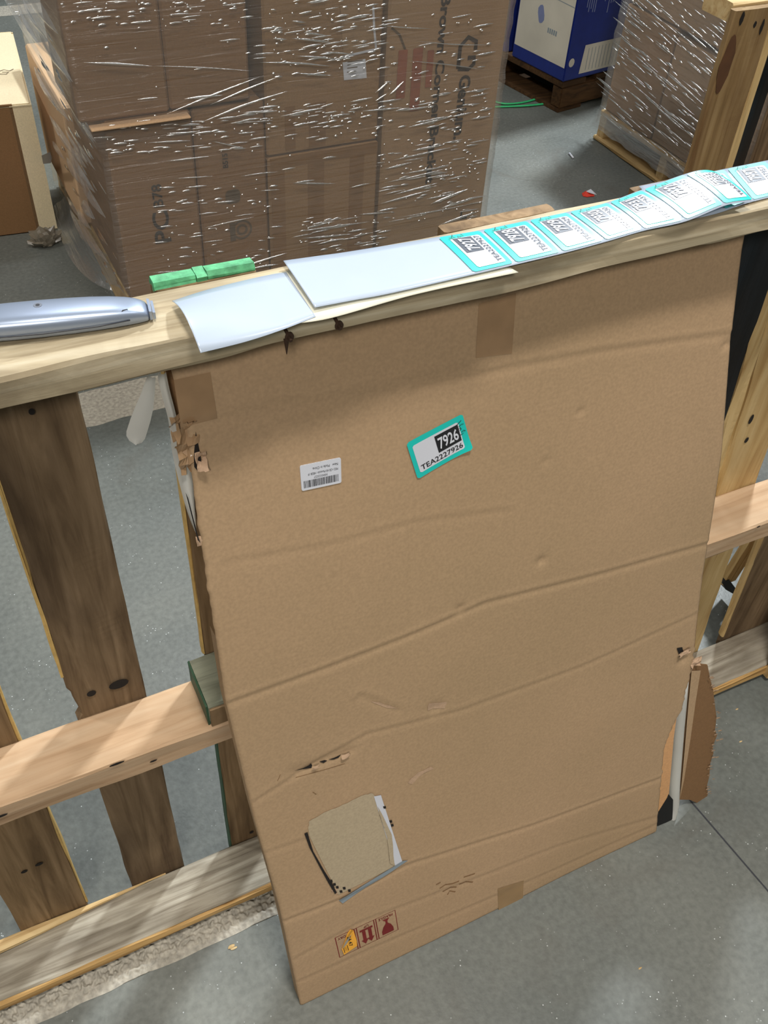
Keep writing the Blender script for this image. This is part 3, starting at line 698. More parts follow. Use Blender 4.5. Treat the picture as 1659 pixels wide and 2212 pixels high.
# handling symbols printed in red
cc = [b2(*p) for p in [(723, 2024), (852, 1964), (858, 2004), (733, 2066)]]
rr_ = Vector((cc[1][0]-cc[0][0], cc[1][1]-cc[0][1])); ddn = Vector((cc[3][0]-cc[0][0], cc[3][1]-cc[0][1]))
def rf(u, v, h=0):
    p = Vector(cc[0])+rr_*u+ddn*v; return bpt(p.x, p.y, hh(p.x, p.y)+.0006+h)
STM = strokes('handling_print', [[(0, 0), (1, 0), (1, 1), (0, 1), (0, 0)], [(.31, 0), (.31, 1)], [(.345, 0), (.345, 1)], [(.635, 0), (.635, 1)], [(.67, 0), (.67, 1)]], .016, rf, 0, M['red'], BOX, 'dark red printed handling symbols, upside down')
def arrow(x0):   # upside-down arrow
    plate('arrow_mark', rf, [(x0, .30), (x0+.055, .30), (x0+.055, .72), (x0+.085, .72), (x0+.028, .93), (x0-.03, .72), (x0, .72)], 0, .0002, M['red'], STM)
arrow(.42); arrow(.52); plate('bar_mark', rf, [(.385, .20), (.60, .20), (.60, .28), (.385, .28)], 0, .0002, M['red'], STM)
plate('glass_mark', rf, [(.77, .20), (.89, .20), (.85, .30), (.85, .42), (.90, .55), (.93, .75), (.93, .92), (.735, .92), (.735, .75), (.77, .55), (.815, .42), (.815, .30)], 0, .0002, M['red'], STM)
rfu = lambda u, v, h=0: rf(1-u, 1-v, h)   # upside-down lettering
text('lettering', 'FRAGILE', rfu, .05, .84, .29, .95, .0002, M['red'], STM)
text('lettering', 'UP', rfu, .46, .84, .54, .94, .0002, M['red'], STM)
text('lettering', 'DRY', rfu, .84, .84, .97, .94, .0002, M['red'], STM)
fo = lambda u, v, h=0: rf(u, v, h+.0012)
ON = plate('orange_sticker', fo, [(.055, .60), (.10, .42), (.19, .02), (.25, -.10), (.295, .00), (.31, .55), (.30, .80), (.07, .93)], 0, .0003, M['orange'], BOX, 'orange sticker with its top corner peeling up')
text('lettering', '24.47', lambda u, v, h=0: fo(.235-v*.06, .16+u*.5, h), 0, 0, 1, 1, .0006, M['inkgrey'], ON)
strokes('boxed_print', [[(.085, .60), (.15, .54), (.155, .80), (.09, .84), (.085, .60)], [(.10, .64), (.135, .62)], [(.10, .70), (.14, .68)], [(.10, .76), (.14, .74)]], .010, fo, .0006, M['inkgrey'], ON)
mesh('peeled_corner', [fo(.06, .60, .001), fo(.13, .22, .004), fo(.20, -.18, .012), fo(.235, -.28, .014), fo(.27, -.10, .008), fo(.21, .05, .006), fo(.15, .38, .003)], [(0, 1, 2, 3, 4, 5, 6)], M['silver'], ON, 'silvery underside of the peeling corner')
strokes('scuff', [[b2(*p) for p in l] for l in (((948, 1916), (960, 1908), (975, 1906), (990, 1900)), ((955, 1924), (972, 1914), (985, 1914)), ((965, 1930), (970, 1922), (982, 1924)), ((990, 1908), (1005, 1902), (1020, 1903)), ((940, 1908), (950, 1903)), ((1000, 1892), (1012, 1888), (1024, 1884)))], .0022, lambda u, v, h=0: bpt(u, v, hh(u, v)+h), .0007, M['box_in'], BOX, 'dark rubbed smudge')
# fine handwriting like marks: plain scuffs
strokes('scratch', [[b2(*p) for p in ((600, 1688), (604, 1680), (606, 1674))], [b2(*p) for p in ((676, 1712), (684, 1717))], [b2(*p) for p in ((640, 1682), (700, 1664), (745, 1650))]], .0008, lambda u, v, h=0: bpt(u, v, hh(u, v)+h), .0008, M['box_in'], BOX, 'fine dark scratches')
# white barcode label, upside down
def sticker_frame(tl, tr, br, bl, curl=None, lift=.0012):
    a, b, c_, d = [Vector(b2(*p)) for p in (tl, tr, br, bl)]
    def fn(u, v, h=0):
        p = (a*(1-u)+b*u)*(1-v)+(d*(1-u)+c_*u)*v
        return bpt(p.x, p.y, hh(p.x, p.y)+lift+h+(curl(u, v) if curl else 0))
    return fn
wf = sticker_frame((647, 1006), (736, 988), (737, 1042), (651, 1060))
def rr01(r, ax, x0=0, y0=0, x1=1, y1=1):
    P = rrect(x0*ax, y0, x1*ax, y1, r); return [(x/ax, y) for x, y in P]
WL = plate('barcode_label', wf, rr01(.07, 1.6), -.0010, 0, M['white'], BOX, 'small white barcode label, upside down')
x = .06; V = []; F = []; r2 = random.Random(5)
while x < .93:
    wb = r2.choice([.007, .007, .013, .018]); b0 = len(V)
    V += [wf(x, .62, .0003), wf(x+wb, .62, .0003), wf(x+wb, .90, .0003), wf(x, .90, .0003)]; F.append((b0, b0+1, b0+2, b0+3))
    x += wb+r2.choice([.007, .010, .014])
mesh('bars', V, F, M['ink'], WL)
wu = lambda u, v, h=0: wf(1-u, 1-v, h)
text('lettering', 'X0042CDZ27', wu, .34, .42, .68, .50, .0003, M['ink'], WL, .0)
text('lettering', 'M021-CB140-Mandolin 14B28-19', wu, .08, .56, .82, .65, .0003, M['ink'], WL, .0)
text('lettering', 'New   Made in China', wu, .08, .74, .70, .84, .0003, M['ink'], WL, .0)
# teal numbered stickers
def rgrid(name, fn, x0, y0, x1, y1, h, m, parent=None, label=None, r=0, ax=1.66, n=28):
    "a gridded rounded rectangle that bends with fn; r in units of its v length"
    V = []; F = []
    rx = r/ax
    for j in range(n+1):
        v = y0+(y1-y0)*j/n
        e = min(v-y0, y1-v); ins = rx*(1-math.sqrt(max(0, 1-(1-min(1, e/r))**2))) if r else 0
        for i in range(n+1): V.append(fn(x0+ins+(x1-x0-2*ins)*i/n, v, h))
    for j in range(n):
        for i in range(n): q_ = j*(n+1)+i; F.append((q_, q_+1, q_+n+2, q_+n+1))
    return mesh(name, V, F, m, parent, label, smooth=True)
def number_label(fn, num, parent, name, label, ax=1.66, faded=False, sub=True, lift=.0):
    base = rgrid(name, fn, 0, 0, 1, 1, 0, M['teal'], parent, label, .07, ax)
    rgrid('white_field', fn, .073, .14, .89, .885, .0003, M['white'], base, None, .05, ax)
    rgrid('number_field', fn, .455, .195, .872, .65, .0006, M['ink'], base)
    text('number', num, fn, .49, .27, .84, .58, .0010, M['white'], base, .02)
    text('lettering', 'TEA222'+num, fn, .11, .70, .865, .835, .0008, M['ink'], base, .012)
    k = [[(.86, .20), (.90, .17), (.95, .14)], [(.88, .27), (.93, .24), (.97, .26)], [(.87, .33), (.90, .30), (.91, .36), (.88, .38)], [(.90, .44), (.94, .42), (.97, .46)], [(.86, .48), (.88, .50), (.93, .49)]]
    strokes('pen_marks', k, .014, fn, lift+.0008, M['ink'], base)
    return base
def curl(u, v): return .004*max(0, (u+v-1.55)/.45)**2+.002*max(0, .25-u)
sf = sticker_frame((877, 957), (998, 893), (1019, 967), (902, 1035), curl)
number_label(sf, '7926', BOX, 'numbered_sticker', 'teal bordered sticker reading 7926 on the box front')

# ---------------------------------------------------------------- label strips on the top rail
Z0 = ZT+.0012
far = [(612, 563), (684, 553), (756, 543), (939, 513), (1037, 497), (1138, 476), (1225, 458), (1312, 437), (1385, 410), (1476, 377), (1520, 367), (1556, 374)]
near = [(680, 664), (765, 648), (850, 632), (1021, 593), (1115, 571), (1216, 547), (1309, 522), (1392, 498), (1481, 478), (1566, 444), (1612, 436), (1640, 434)]
hf = [.006, .003, .003, .003, .003, .004, .005, .007, .012, .021, .022, .015]
hn = [.004, .003, .003, .003, .003, .003, .004, .004, .008, .014, .013, .009]
KF = [at(*p, 2, Z0+h) for p, h in zip(far, hf)]; KN = [at(*p, 2, Z0+h) for p, h in zip(near, hn)]
def crv(K, s):
    s = max(0, min(len(K)-1.0001, s)); i = int(s); t = s-i
    p0 = K[max(i-1, 0)]; p1 = K[i]; p2 = K[i+1]; p3 = K[min(i+2, len(K)-1)]
    return .5*((2*p1)+(p2-p0)*t+(2*p0-5*p1+4*p2-p3)*t*t+(3*p1-p0-3*p2+p3)*t**3)
def strip_pt(s, t, h=0):
    p = crv(KN, s).lerp(crv(KF, s), t); p.z += h+.0025*math.sin(math.pi*t)*(.25+.75*min(1, max(0, (s-6.2)/1.6))); return p
def solid_grid(name, fn, s0, s1, ns, nt, th, m, parent=None, label=None):
    V = []; F = []
    for side in (0, 1):
        for i in range(ns+1):
            for j in range(nt+1): V.append(fn(s0+(s1-s0)*i/ns, j/nt, -th*side))
    o = (ns+1)*(nt+1)
    for i in range(ns):
        for j in range(nt):
            q_ = i*(nt+1)+j; F += [(q_, q_+1, q_+nt+2, q_+nt+1), (o+q_, o+q_+nt+1, o+q_+nt+2, o+q_+1)]
    for i in range(ns):
        for j in (0, nt): q_ = i*(nt+1)+j; F.append((q_, q_+nt+1, o+q_+nt+1, o+q_))
    for j in range(nt):
        for i in (0, ns): q_ = i*(nt+1)+j; F.append((q_, q_+1, o+q_+1, o+q_))
    ob = mesh(name, V, F, m, parent, label, smooth=True)
    bm = bmesh.new(); bm.from_mesh(ob.data); bmesh.ops.recalc_face_normals(bm, faces=bm.faces); bm.to_mesh(ob.data); bm.free()
    return ob
S1 = empty('sticker_strip', (.6, -.04, ZT), 'glossy strip of teal stickers 7927 to 7933 with a long blank white end', 'sticker strip')
solid_grid('backing', strip_pt, 0, 10.6, 110, 8, .0003, M['liner'], S1)
def lab_fn(sa, sb, pt, m0=.03, m1=.97):
    # reading direction runs from the near edge to the far edge, "down" runs to the right
    def fn(u, v, h=0): return pt(sa+(sb-sa)*v, m0+(m1-m0)*u, .0006+h)
    return fn
def bent_label(sa, sb, pt, num, parent, lab):
    fn = lab_fn(sa+.04, sb-.04, pt)
    b = rgrid('numbered_sticker', fn, 0, 0, 1, 1, .0002, M['teal'], parent, lab, .06)
    rgrid('white_field', fn, .073, .14, .89, .885, .0006, M['white'], b, None, .05)
    rgrid('number_field', fn, .455, .195, .872, .65, .0010, M['slate'], b)
    text('number', num, fn, .49, .27, .84, .58, .0015, M['white'], b, .02)
    text('lettering', 'TEA222'+num, fn, .11, .70, .865, .835, .0012, M['slate'], b, .016)
    strokes('pen_marks', [[(.86, .20), (.91, .14)], [(.88, .27), (.93, .22), (.98, .26)], [(.87, .33), (.92, .34), (.88, .40)], [(.90, .48), (.97, .46)]], .018, fn, .0014, M['ink'], b)
for k, nm in enumerate(['7927', '7928', '7929', '7930', '7931', '7932', '7933']):
    sa = 3+k; sb = 4+k if k < 6 else 10.5
    bent_label(sa, sb, strip_pt, nm, S1, 'teal bordered sticker reading '+nm)
# strip underneath, going on to the right
far2 = [(1380, 402), (1470, 384), (1560, 366), (1659, 346), (1760, 326)]
near2 = [(1460, 480), (1545, 462), (1620, 437), (1722, 413), (1830, 390)]
KF2 = [at(*p, 2, Z0+.001) for p in far2]; KN2 = [at(*p, 2, Z0+.001) for p in near2]
def strip2(s, t, h=0):
    p = crv(KN2, s).lerp(crv(KF2, s), t); p.z += h; return p
S2 = empty('sticker_strip', (1.0, -.04, ZT), 'lower strip of teal stickers 7956 and 7957 at the right end of the rail', 'sticker strip')
solid_grid('backing', strip2, 0, 3.9, 30, 6, .0003, M['liner'], S2)
bent_label(1.28, 2.06, strip2, '7956', S2, 'teal bordered sticker reading 7956')
bent_label(2.06, 2.95, strip2, '7957', S2, 'teal bordered sticker reading 7957')
# blank liner sheets
def sheet(name, Fp, Np, hfp, hnp, m, label, cat, ns=40, nt=8, arch=0):
    kf = [at(*p, 2, Z0+h) for p, h in zip(Fp, hfp)]; kn = [at(*p, 2, Z0+h) for p, h in zip(Np, hnp)]
    def fn(s, t, h=0):
        p = crv(kn, s).lerp(crv(kf, s), t); k_ = max(0, 1-s/(len(kf)-1)*1.4)
        p.z += h+arch*math.sin(math.pi*min(1, max(0, t)))*k_; return p
    return tag(solid_grid(name, fn, 0, len(Fp)-1.001, ns, nt, .0003, m, None), label, cat)
sheet('release_liner', [(371, 650), (450, 625), (560, 598), (618, 588)], [(433, 762), (530, 738), (610, 712), (682, 684)], [.006, .004, .002, .001], [.001, .001, .001, .001], M['liner'],
      'blank white liner sheet with a curled left end, nearest the knife', 'paper', arch=.012)
sheet('release_liner', [(548, 602), (620, 585), (800, 552), (1000, 520)], [(585, 700), (700, 690), (900, 635), (1120, 588)], [.0003, .0003, .0003, .0003], [.0003, .0003, .0003, .0003], M['glassine'],
      'thin translucent liner sheet lying under the sticker strip', 'paper')
# ---------------------------------------------------------------- utility knife
KN_ = empty('utility_knife', (.12, -.015, ZT), 'grey metal utility knife lying on the left of the top rail', 'knife')
def knife():
    # along s (0 tip at right .. 1 left), centre line and half sizes
    A = at(322, 662, 2, ZT+.010); B = at(0, 700, 2, ZT+.010); d = (B-A).normalized(); L_ = .185
    up = Vector((0, 0, 1)); sd = up.cross(d).normalized()
    prof = [(0, .0105, .0040, 0), (.03, .0130, .0062, 0), (.09, .0155, .0085, .001), (.25, .0185, .0105, .002), (.5, .0195, .0115, .002), (.75, .0185, .0115, 0), (.92, .017, .0105, -.002), (1, .013, .007, -.004)]
    V = []; F = []; K = 20
    for s, hw, hh_, off in prof:
        for k in range(K):
            a = 2*math.pi*k/K
            cx = math.copysign(abs(math.cos(a))**.55, math.cos(a)); cz = math.copysign(abs(math.sin(a))**.7, math.sin(a))
            V.append(A+d*(L_*s)+sd*(hw*cx+off)+up*(hh_*cz-.0096+hh_))
    n = len(prof)
    for i in range(n-1):
        for k in range(K): F.append((i*K+k, i*K+(k+1) % K, (i+1)*K+(k+1) % K, (i+1)*K+k))
    F.append(tuple(range(K))[::-1]); F.append(tuple(range((n-1)*K, n*K)))
    o = mesh('body', V, F, M['knife'], KN_, smooth=True)
    m_ = o.modifiers.new('s', 'SUBSURF'); m_.levels = m_.render_levels = 1
    P = lambda s, w_, z: A+d*(L_*s)+sd*w_+up*(z-.0102)
    # which side is nearer: take sd sign toward -Y
    sg = 1 if sd.y < 0 else -1
    for zz, mt_ in ((.0085, 'seam'),):
        pts = [P(s, sg*(hw+off*sg+.0004), .0095) for s, hw, h_, off in [(.10, .0155, 0, .001), (.25, .0185, 0, .002), (.5, .0195, 0, .002), (.75, .0185, 0, 0), (.95, .016, 0, -.002)]]
        tube('seam_line', pts, .0005, M['seam'], KN_, 'dark seam along the side', k=5)
    tube('button_edge', [P(.155, sg*.0168, .0135), P(.125, sg*.012, .0172), P(.105, sg*.0105, .0168), P(.103, sg*.0150, .0130), P(.112, sg*.0155, .0125), P(.112, sg*.0165, .0090)], .0006, M['seam'], KN_, 'dark outline of the blade button', k=5)
    bm = bmesh.new(); c = P(.50, sg*-.002, .0228)
    bmesh.ops.create_cone(bm, cap_ends=True, segments=18, radius1=.0042, radius2=.0036, depth=.0012, matrix=Matrix.Translation(c)); bmobj('screw', bm, M['knife_dk'], KN_, 'small round screw')
    bm = bmesh.new(); bmesh.ops.create_cone(bm, cap_ends=True, segments=10, radius1=.0018, radius2=.0018, depth=.0016, matrix=Matrix.Translation(c)); bmobj('screw_slot', bm, M['seam'], KN_)
    # ribbed nose
    for q_ in range(2):
        x = -.0012-.0030*q_
        V2 = []
        for w_ in (-.0105, .0105):
            for (dx, z) in ((x, .003), (x+.0022, .003), (x+.0024, .0120-q_*.002), (x, .0115-q_*.002)): V2.append(A+d*dx+sd*(w_*(1-.08*q_)+.000)+up*(z-.0102))
        mesh('nose_rib', V2, [(0, 1, 2, 3), (7, 6, 5, 4), (0, 4, 5, 1), (1, 5, 6, 2), (2, 6, 7, 3), (3, 7, 4, 0)], M['knife'], KN_)
knife()

# ---------------------------------------------------------------- wrapped pallet load behind
Y1 = 1.600
def fr(px, py): return at(px, py, 1, Y1-.001)
WF = Frame((0, Y1-.0015, 0), (1, 0, 0), (0, 0, -1), (0, -1, 0))    # u = x, v = -z
WP = empty('wooden_skid', (1.09, 2.1, 0), 'wooden skid under the film-wrapped carton load, film skirt round it', 'pallet')
for y0 in (1.61, 2.09, 2.57): beam('stringer', 0, (.52, 1.67), (y0, y0+.038), (.018, .108), M['pale_x'], WP, n=20, seed=int(y0*50))
for i in range(7):
    x0 = .52+i*.175; beam('deck_board', 1, (1.60, 2.62), (x0, x0+.10), (.108, .124), M['pale_y'], WP, n=14, seed=60+i)
for i in (0, 3, 6):
    x0 = .52+i*.175; beam('bottom_board', 1, (1.60, 2.62), (x0, x0+.10), (.002, .018), M['pale_y'], WP, n=14, seed=70+i)
def carton(name, lo, hi, m, label, tapes=(), group='cartons wrapped on the skid', bev=.006):
    e = empty(name, ((lo[0]+hi[0])/2, (lo[1]+hi[1])/2, lo[2]), label, 'box', group)
    cbox('body', lo, hi, M[m], e, bev=bev)
    for (a, b, c_, d) in tapes:
        cbox('tape', (a, lo[1]-.0008, c_), (b, lo[1]+.002, d), M['ctntape'], e, 'glossy brown tape', bev=0)
    return e
G0 = .128
C1 = carton('carton', (.522, Y1, G0), (.743, 2.06, .648), 'ctnA', 'brown carton printed PC B78, lower left of the wrapped load')
C2 = carton('carton', (.747, Y1+.002, G0), (.943, 2.06, .645), 'ctnA', 'brown carton with round emblem print, right beside the PC B78 carton')
C3 = carton('carton', (.947, Y1, G0), (1.285, 2.05, .487), 'ctnC', 'light carton with crossed tape bands at the bottom centre of the wrapped load', [(.953, 1.28, .455, .485), (.953, .995, G0+.01, .455), (1.065, 1.115, G0+.01, .455), (1.195, 1.24, G0+.01, .455)])
C4 = carton('carton', (.947, Y1+.003, .490), (1.282, 2.05, 1.10), 'ctnC', 'brown carton bearing a white shipping label, upper centre of the wrapped load', [(1.07, 1.12, .50, .62), (1.0, 1.03, .50, .62)])
C5 = carton('carton', (1.296, Y1, G0), (1.668, 2.20, 1.12), 'ctnB', 'tall carton lettered Corner Bracket downwards, right end of the wrapped load')
C6 = carton('carton', (.464, Y1-.004, .652), (.690, 1.86, 1.10), 'ctnA', 'dark brown carton overhanging the upper left corner of the load')
C7 = carton('carton', (.692, Y1-.002, .654), (.905, 1.90, 1.10), 'ctnA', 'dark brown carton second from the upper left of the load')
C8 = carton('carton', (.50, 2.08, G0), (.93, 2.60, .50), 'ctnD', 'pale carton at the rear left of the load, seen through the film')
C9 = carton('carton', (.95, 2.08, G0), (1.28, 2.60, .95), 'ctnA', 'rear brown carton behind the centre of the load')
C10 = carton('carton', (1.296, 2.21, G0), (1.668, 2.60, 1.0), 'ctnA', 'rear brown carton at the right of the load')
# paper ledge between upper and lower cartons
q0, q1, q2, q3 = at(198, 240, 1, Y1-.003), at(400, 215, 1, Y1-.003), at(400, 242, 1, Y1-.028), at(212, 268, 1, Y1-.028)
lg = cbox('kraft_flap', (.485, Y1-.030, .640), (.735, Y1+.002, .6445), M['ctnD'], C1, 'pale flap folded out on top', bev=.001)
def upf(x0, z0):   # lettering reading upwards: u goes up, v goes right
    return lambda u, v, h=0: Vector((x0+v, Y1-.0016-h, z0+u))
def dnf(x0, z0):   # reading downwards: u goes down, v (letters' down) goes left
    return lambda u, v, h=0: Vector((x0-v, Y1-.0016-h, z0-u))
text('lettering', 'PC', upf(.610, .298), 0, 0, .092, .046, .0, M['inkgrey'], C1, .02)
text('lettering', 'B78', upf(.618, .404), 0, 0, .064, .028, .0, M['inkgrey'], C1, .02)
text('lettering', 'B515', upf(.818, .482), 0, 0, .040, .015, .0, M['inkgrey'], C2, .02)
f2 = lambda u, v, h=0: Vector((u, Y1+.0004-h, v))
def ring(name, cx, cz, r0, r1, parent, m, sx=1, seg=28):
    V = []; F = []
    for k in range(seg):
        a = 2*math.pi*k/seg; V += [f2(cx+r0*math.cos(a)*sx, cz+r0*math.sin(a)), f2(cx+r1*math.cos(a)*sx, cz+r1*math.sin(a))]
    for k in range(seg): F.append((2*k, 2*k+1, (2*k+3) % (2*seg), (2*k+2) % (2*seg)))
    return mesh(name, V, F, m, parent)
ring('round_emblem', .862, .292, .024, .030, C2, M['inkgrey2']); ring('round_emblem', .862, .292, .010, .017, C2, M['inkgrey2'])
plate('emblem_block', f2, [(.826, .262), (.842, .262), (.842, .318), (.826, .318)], 0, .0003, M['inkgrey2'], C2)
plate('square_emblem', f2, rrect(.820, .376, .862, .416, .012), 0, .0003, M['inkgrey2'], C2)
ring('emblem_ring', .843, .396, .008, .013, C2, M['ctnA'])
text('lettering', 'Filler Brown Corner Bracket', dnf(1.478, .985), 0, 0, .655, .030, .0, M['inkgrey'], C5, .03)
text('lettering', 'Genium.', dnf(1.568, .640), 0, 0, .185, .038, .0, M['inkgrey'], C5, .03)
f5 = lambda u, v, h=0: Vector((u, Y1-.0016-h, v))
strokes('logo', [[(1.522, .660), (1.522, .720), (1.545, .742), (1.572, .728), (1.572, .706)], [(1.522, .660), (1.556, .655), (1.572, .668), (1.572, .686), (1.550, .686)]], .012, f5, 0, M['inkgrey'], C5, 'dark hexagonal G shaped logo')
strokes('corner_mark', [[(1.590, .215), (1.590, .190), (1.612, .190)]], .007, f5, 0, M['inkgrey'], C5)
for (x0, z0, w_, h_) in ((1.33, .60, .028, .13), (1.375, .56, .03, .17), (1.42, .62, .02, .10)):
    plate('faint_print', f5, rrect(x0, z0, x0+w_, z0+h_, .004), 0, .0003, M['redfaint'], C5)
strokes('print_line', [[(1.305, .79), (1.33, .77), (1.355, .72)]], .006, f5, 0, M['inkgrey2'], C5)
# shipping pouch and label on the centre carton
fl4 = lambda u, v, h=0: Vector((u, Y1+.0014-h, v))
PC_ = plate('shipping_label', fl4, [tuple(at(*p, 1, Y1+.0015))[::2] for p in ((740, 135), (789, 127), (792, 168), (743, 173))], 0, .0005, M['white'], C4, 'small white shipping label')
strokes('label_print', [[(1.18, .716), (1.225, .716)], [(1.18, .708), (1.215, .708)], [(1.18, .700), (1.21, .700)], [(1.18, .690), (1.205, .690)]], .0025, fl4, .0008, M['inkgrey2'], PC_)
pouch = plate('document_pouch', fl4, [tuple(at(*p, 1, Y1+.0015))[::2] for p in ((735, 12), (803, 10), (815, 105), (742, 122))], 0, .0004, M['ctnB'], C4, 'clear document pouch, pale edges')
strokes('pouch_edge', [[tuple(at(*p, 1, Y1+.0015))[::2] for p in ((806, 14), (808, 60), (812, 104))], [tuple(at(*p, 1, Y1+.0015))[::2] for p in ((742, 122), (812, 106))]], .006, fl4, .0008, M['white'], pouch)
# stretch film shell
def film_shell(name, path, zlo, zhi, nz, m, label, off=None, amp=.004, sk=1):
    "path: closed list of (x,y); resampled; small folds by noise"
    pts = []
    n = len(path)
    for i in range(n):
        a = Vector(path[i]); b = Vector(path[(i+1) % n]); L_ = (b-a).length; k = max(2, int(L_/.02))
        for j in range(k): pts.append(a.lerp(b, j/k))
    V = []; F = []; np_ = len(pts); c = Vector((sum(p.x for p in pts)/np_, sum(p.y for p in pts)/np_))
    for j in range(nz+1):
        t = j/nz
        for i, p in enumerate(pts):
            z = zlo+(zhi-zlo)*t
            d = (p-c).normalized(); s = i*.02
            a_ = noise.noise(Vector((s*1.6, z*26+sk*s*3, 4)))*amp+noise.noise(Vector((s*3, z*9, 9)))*amp*.6
            q_ = p+d*(a_+.004)
            if off: q_ = q_+Vector(off(z, p))
            V.append((q_.x, q_.y, z+(noise.noise(Vector((s*4, 0, 1)))*.02 if j == 0 else 0)))
    for j in range(nz):
        for i in range(np_): F.append((j*np_+i, j*np_+(i+1) % np_, (j+1)*np_+(i+1) % np_, (j+1)*np_+i))
    return mesh(name, V, F, m, None, None, smooth=True)
def offA(z, p):
    o = 0
    k = min(1, max(0, (.95-p.x)/.45)); t = min(1, max(0, (z-.56)/.10))
    return (.045*k*(1-t*t*(3-2*t)), 0)
FA = film_shell('stretch_film', [(.462, 1.585), (1.674, 1.590), (1.680, 2.61), (.462, 2.61)], .035, 1.13, 90, M['film'], '', offA)
tag(FA, 'clear wrinkled stretch film wound round the brown carton load', 'film')
# creases catching the lamps: thin rounded folds of the same film
def folds(parent, items, name='film_fold', label='bright folds in the film', mt='crease'):
    V = []; F = []
    for p, d, up, n_, L_, w_ in items:
        k = 6; b0 = len(V); sl = noise.noise(p*13)*.15
        for i in range(k+1):
            t = i/k-.5; tp = max(.05, 1-(2*t)**2)
            c = p+d*(L_*t)+up*(L_*.10*sl*math.cos(t*5))
            ww = w_*tp
            for a in (-.5, -.2, .12, .5): V.append(c+up*(ww*a)+n_*(ww*.55*(1-(2*a)**2)+.0015))
        for i in range(k):
            for a in range(3): q_ = b0+i*4+a; F.append((q_, q_+1, q_+5, q_+4))
    o = mesh(name, V, F, M[mt], parent, label, smooth=True); o['kind'] = 'stuff'; return o
fr2 = random.Random(11); items = []
YF = Y1-.014; UPZ = Vector((0, 0, 1)); NF = Vector((0, -1, 0))
def front_fold(px0, py0, px1, py1, w_):
    a = at(px0, py0, 1, YF); b = at(px1, py1, 1, YF); d = b-a; L_ = d.length; d.normalize()
    items.append(((a+b)/2, d, UPZ, NF, L_, w_))
for l in [(180, 134, 330, 142, .006), (330, 141, 545, 152, .003), (398, 213, 480, 205, .007), (360, 245, 560, 165, .005), (455, 225, 600, 165, .005), (440, 260, 620, 195, .006), (500, 253, 590, 235, .004),
          (612, 250, 700, 232, .006), (690, 232, 720, 222, .004), (640, 158, 720, 163, .005), (560, 133, 720, 142, .005), (640, 120, 735, 128, .005), (630, 82, 720, 92, .006), (655, 70, 705, 76, .005),
          (590, 83, 620, 85, .005), (630, 45, 660, 48, .005), (700, 112, 760, 116, .004), (755, 220, 805, 210, .005), (810, 200, 840, 175, .007), (840, 205, 872, 175, .008), (810, 218, 835, 202, .005),
          (780, 240, 870, 232, .005), (850, 240, 940, 228, .005), (880, 275, 980, 250, .006), (895, 218, 905, 212, .008), (890, 325, 960, 312, .007), (850, 345, 975, 318, .005), (830, 365, 890, 350, .006),
          (870, 375, 970, 358, .005), (830, 395, 960, 365, .004), (850, 420, 945, 395, .005), (820, 440, 930, 410, .005), (930, 440, 1010, 408, .009), (950, 450, 1030, 425, .008), (920, 430, 990, 415, .005),
          (775, 463, 850, 457, .005), (860, 470, 1020, 440, .004), (950, 485, 1035, 455, .007), (940, 505, 1020, 470, .006), (630, 395, 725, 396, .005), (755, 405, 800, 395, .004), (640, 500, 800, 478, .005), (650, 515, 760, 505, .006),
          (500, 585, 620, 545, .006), (540, 580, 600, 570, .006), (330, 588, 420, 585, .004), (520, 380, 600, 370, .003), (360, 348, 452, 337, .004), (320, 308, 410, 303, .004), (360, 288, 425, 285, .004), (460, 305, 520, 318, .004),
          (430, 462, 470, 458, .004), (440, 492, 548, 468, .003), (380, 385, 460, 380, .003), (820, 55, 930, 62, .003), (900, 90, 1060, 98, .003), (880, 130, 1050, 150, .003), (1000, 200, 1060, 190, .004)]:
    front_fold(*l)
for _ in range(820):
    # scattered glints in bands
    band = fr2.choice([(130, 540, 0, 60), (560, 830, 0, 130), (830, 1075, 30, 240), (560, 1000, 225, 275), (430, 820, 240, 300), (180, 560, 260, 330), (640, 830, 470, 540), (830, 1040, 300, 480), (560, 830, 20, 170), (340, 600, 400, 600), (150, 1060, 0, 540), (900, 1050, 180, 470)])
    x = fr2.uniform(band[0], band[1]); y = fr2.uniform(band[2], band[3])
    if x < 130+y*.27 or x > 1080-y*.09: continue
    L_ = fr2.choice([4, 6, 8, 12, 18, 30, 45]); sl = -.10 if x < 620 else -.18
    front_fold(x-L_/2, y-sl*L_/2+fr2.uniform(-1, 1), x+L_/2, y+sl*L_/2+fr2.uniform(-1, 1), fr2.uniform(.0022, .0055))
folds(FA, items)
HZ = []
for _ in range(60):
    px = fr2.uniform(60, 250); py = fr2.uniform(0, 520)
    if not 44+py*.25 < px < 110+py*.27: continue
    k = .035 if py > 250 else 0
    a = at(px, py, 0, .448+k); b = at(px+22, py+34, 0, .448+k)
    if a.y > 2.65 or a.y < 1.60 or a.z < .05: continue
    HZ.append((a, (b-a).normalized(), Vector((0, .25, 1)).normalized(), Vector((-1, 0, 0)), fr2.uniform(.15, .45), fr2.uniform(.012, .035)))
folds(FA, HZ, 'film_band', 'hazy overlapping bands of film', 'film2')
items = []; XL = .452
for _ in range(210):
    px = fr2.uniform(60, 285); py = fr2.uniform(0, 620)
    lo = 40+py*.25; hi = 118+py*.27
    if not lo < px < hi: continue
    z_edge = 0
    a = at(px, py, 0, XL+(.045 if py > 250 else 0)); b = at(px+22, py+36, 0, XL+(.045 if py > 250 else 0))
    if a.y > 2.7 or a.y < 1.58 or a.z < .05: continue
    d = (b-a); s = fr2.uniform(.3, 1.6); d.normalize()
    items.append((a, d, Vector((0, .25, 1)).normalized(), Vector((-1, 0, .0)), .05*s*fr2.uniform(.6, 2.2), fr2.uniform(.003, .010)))
folds(FA, items)
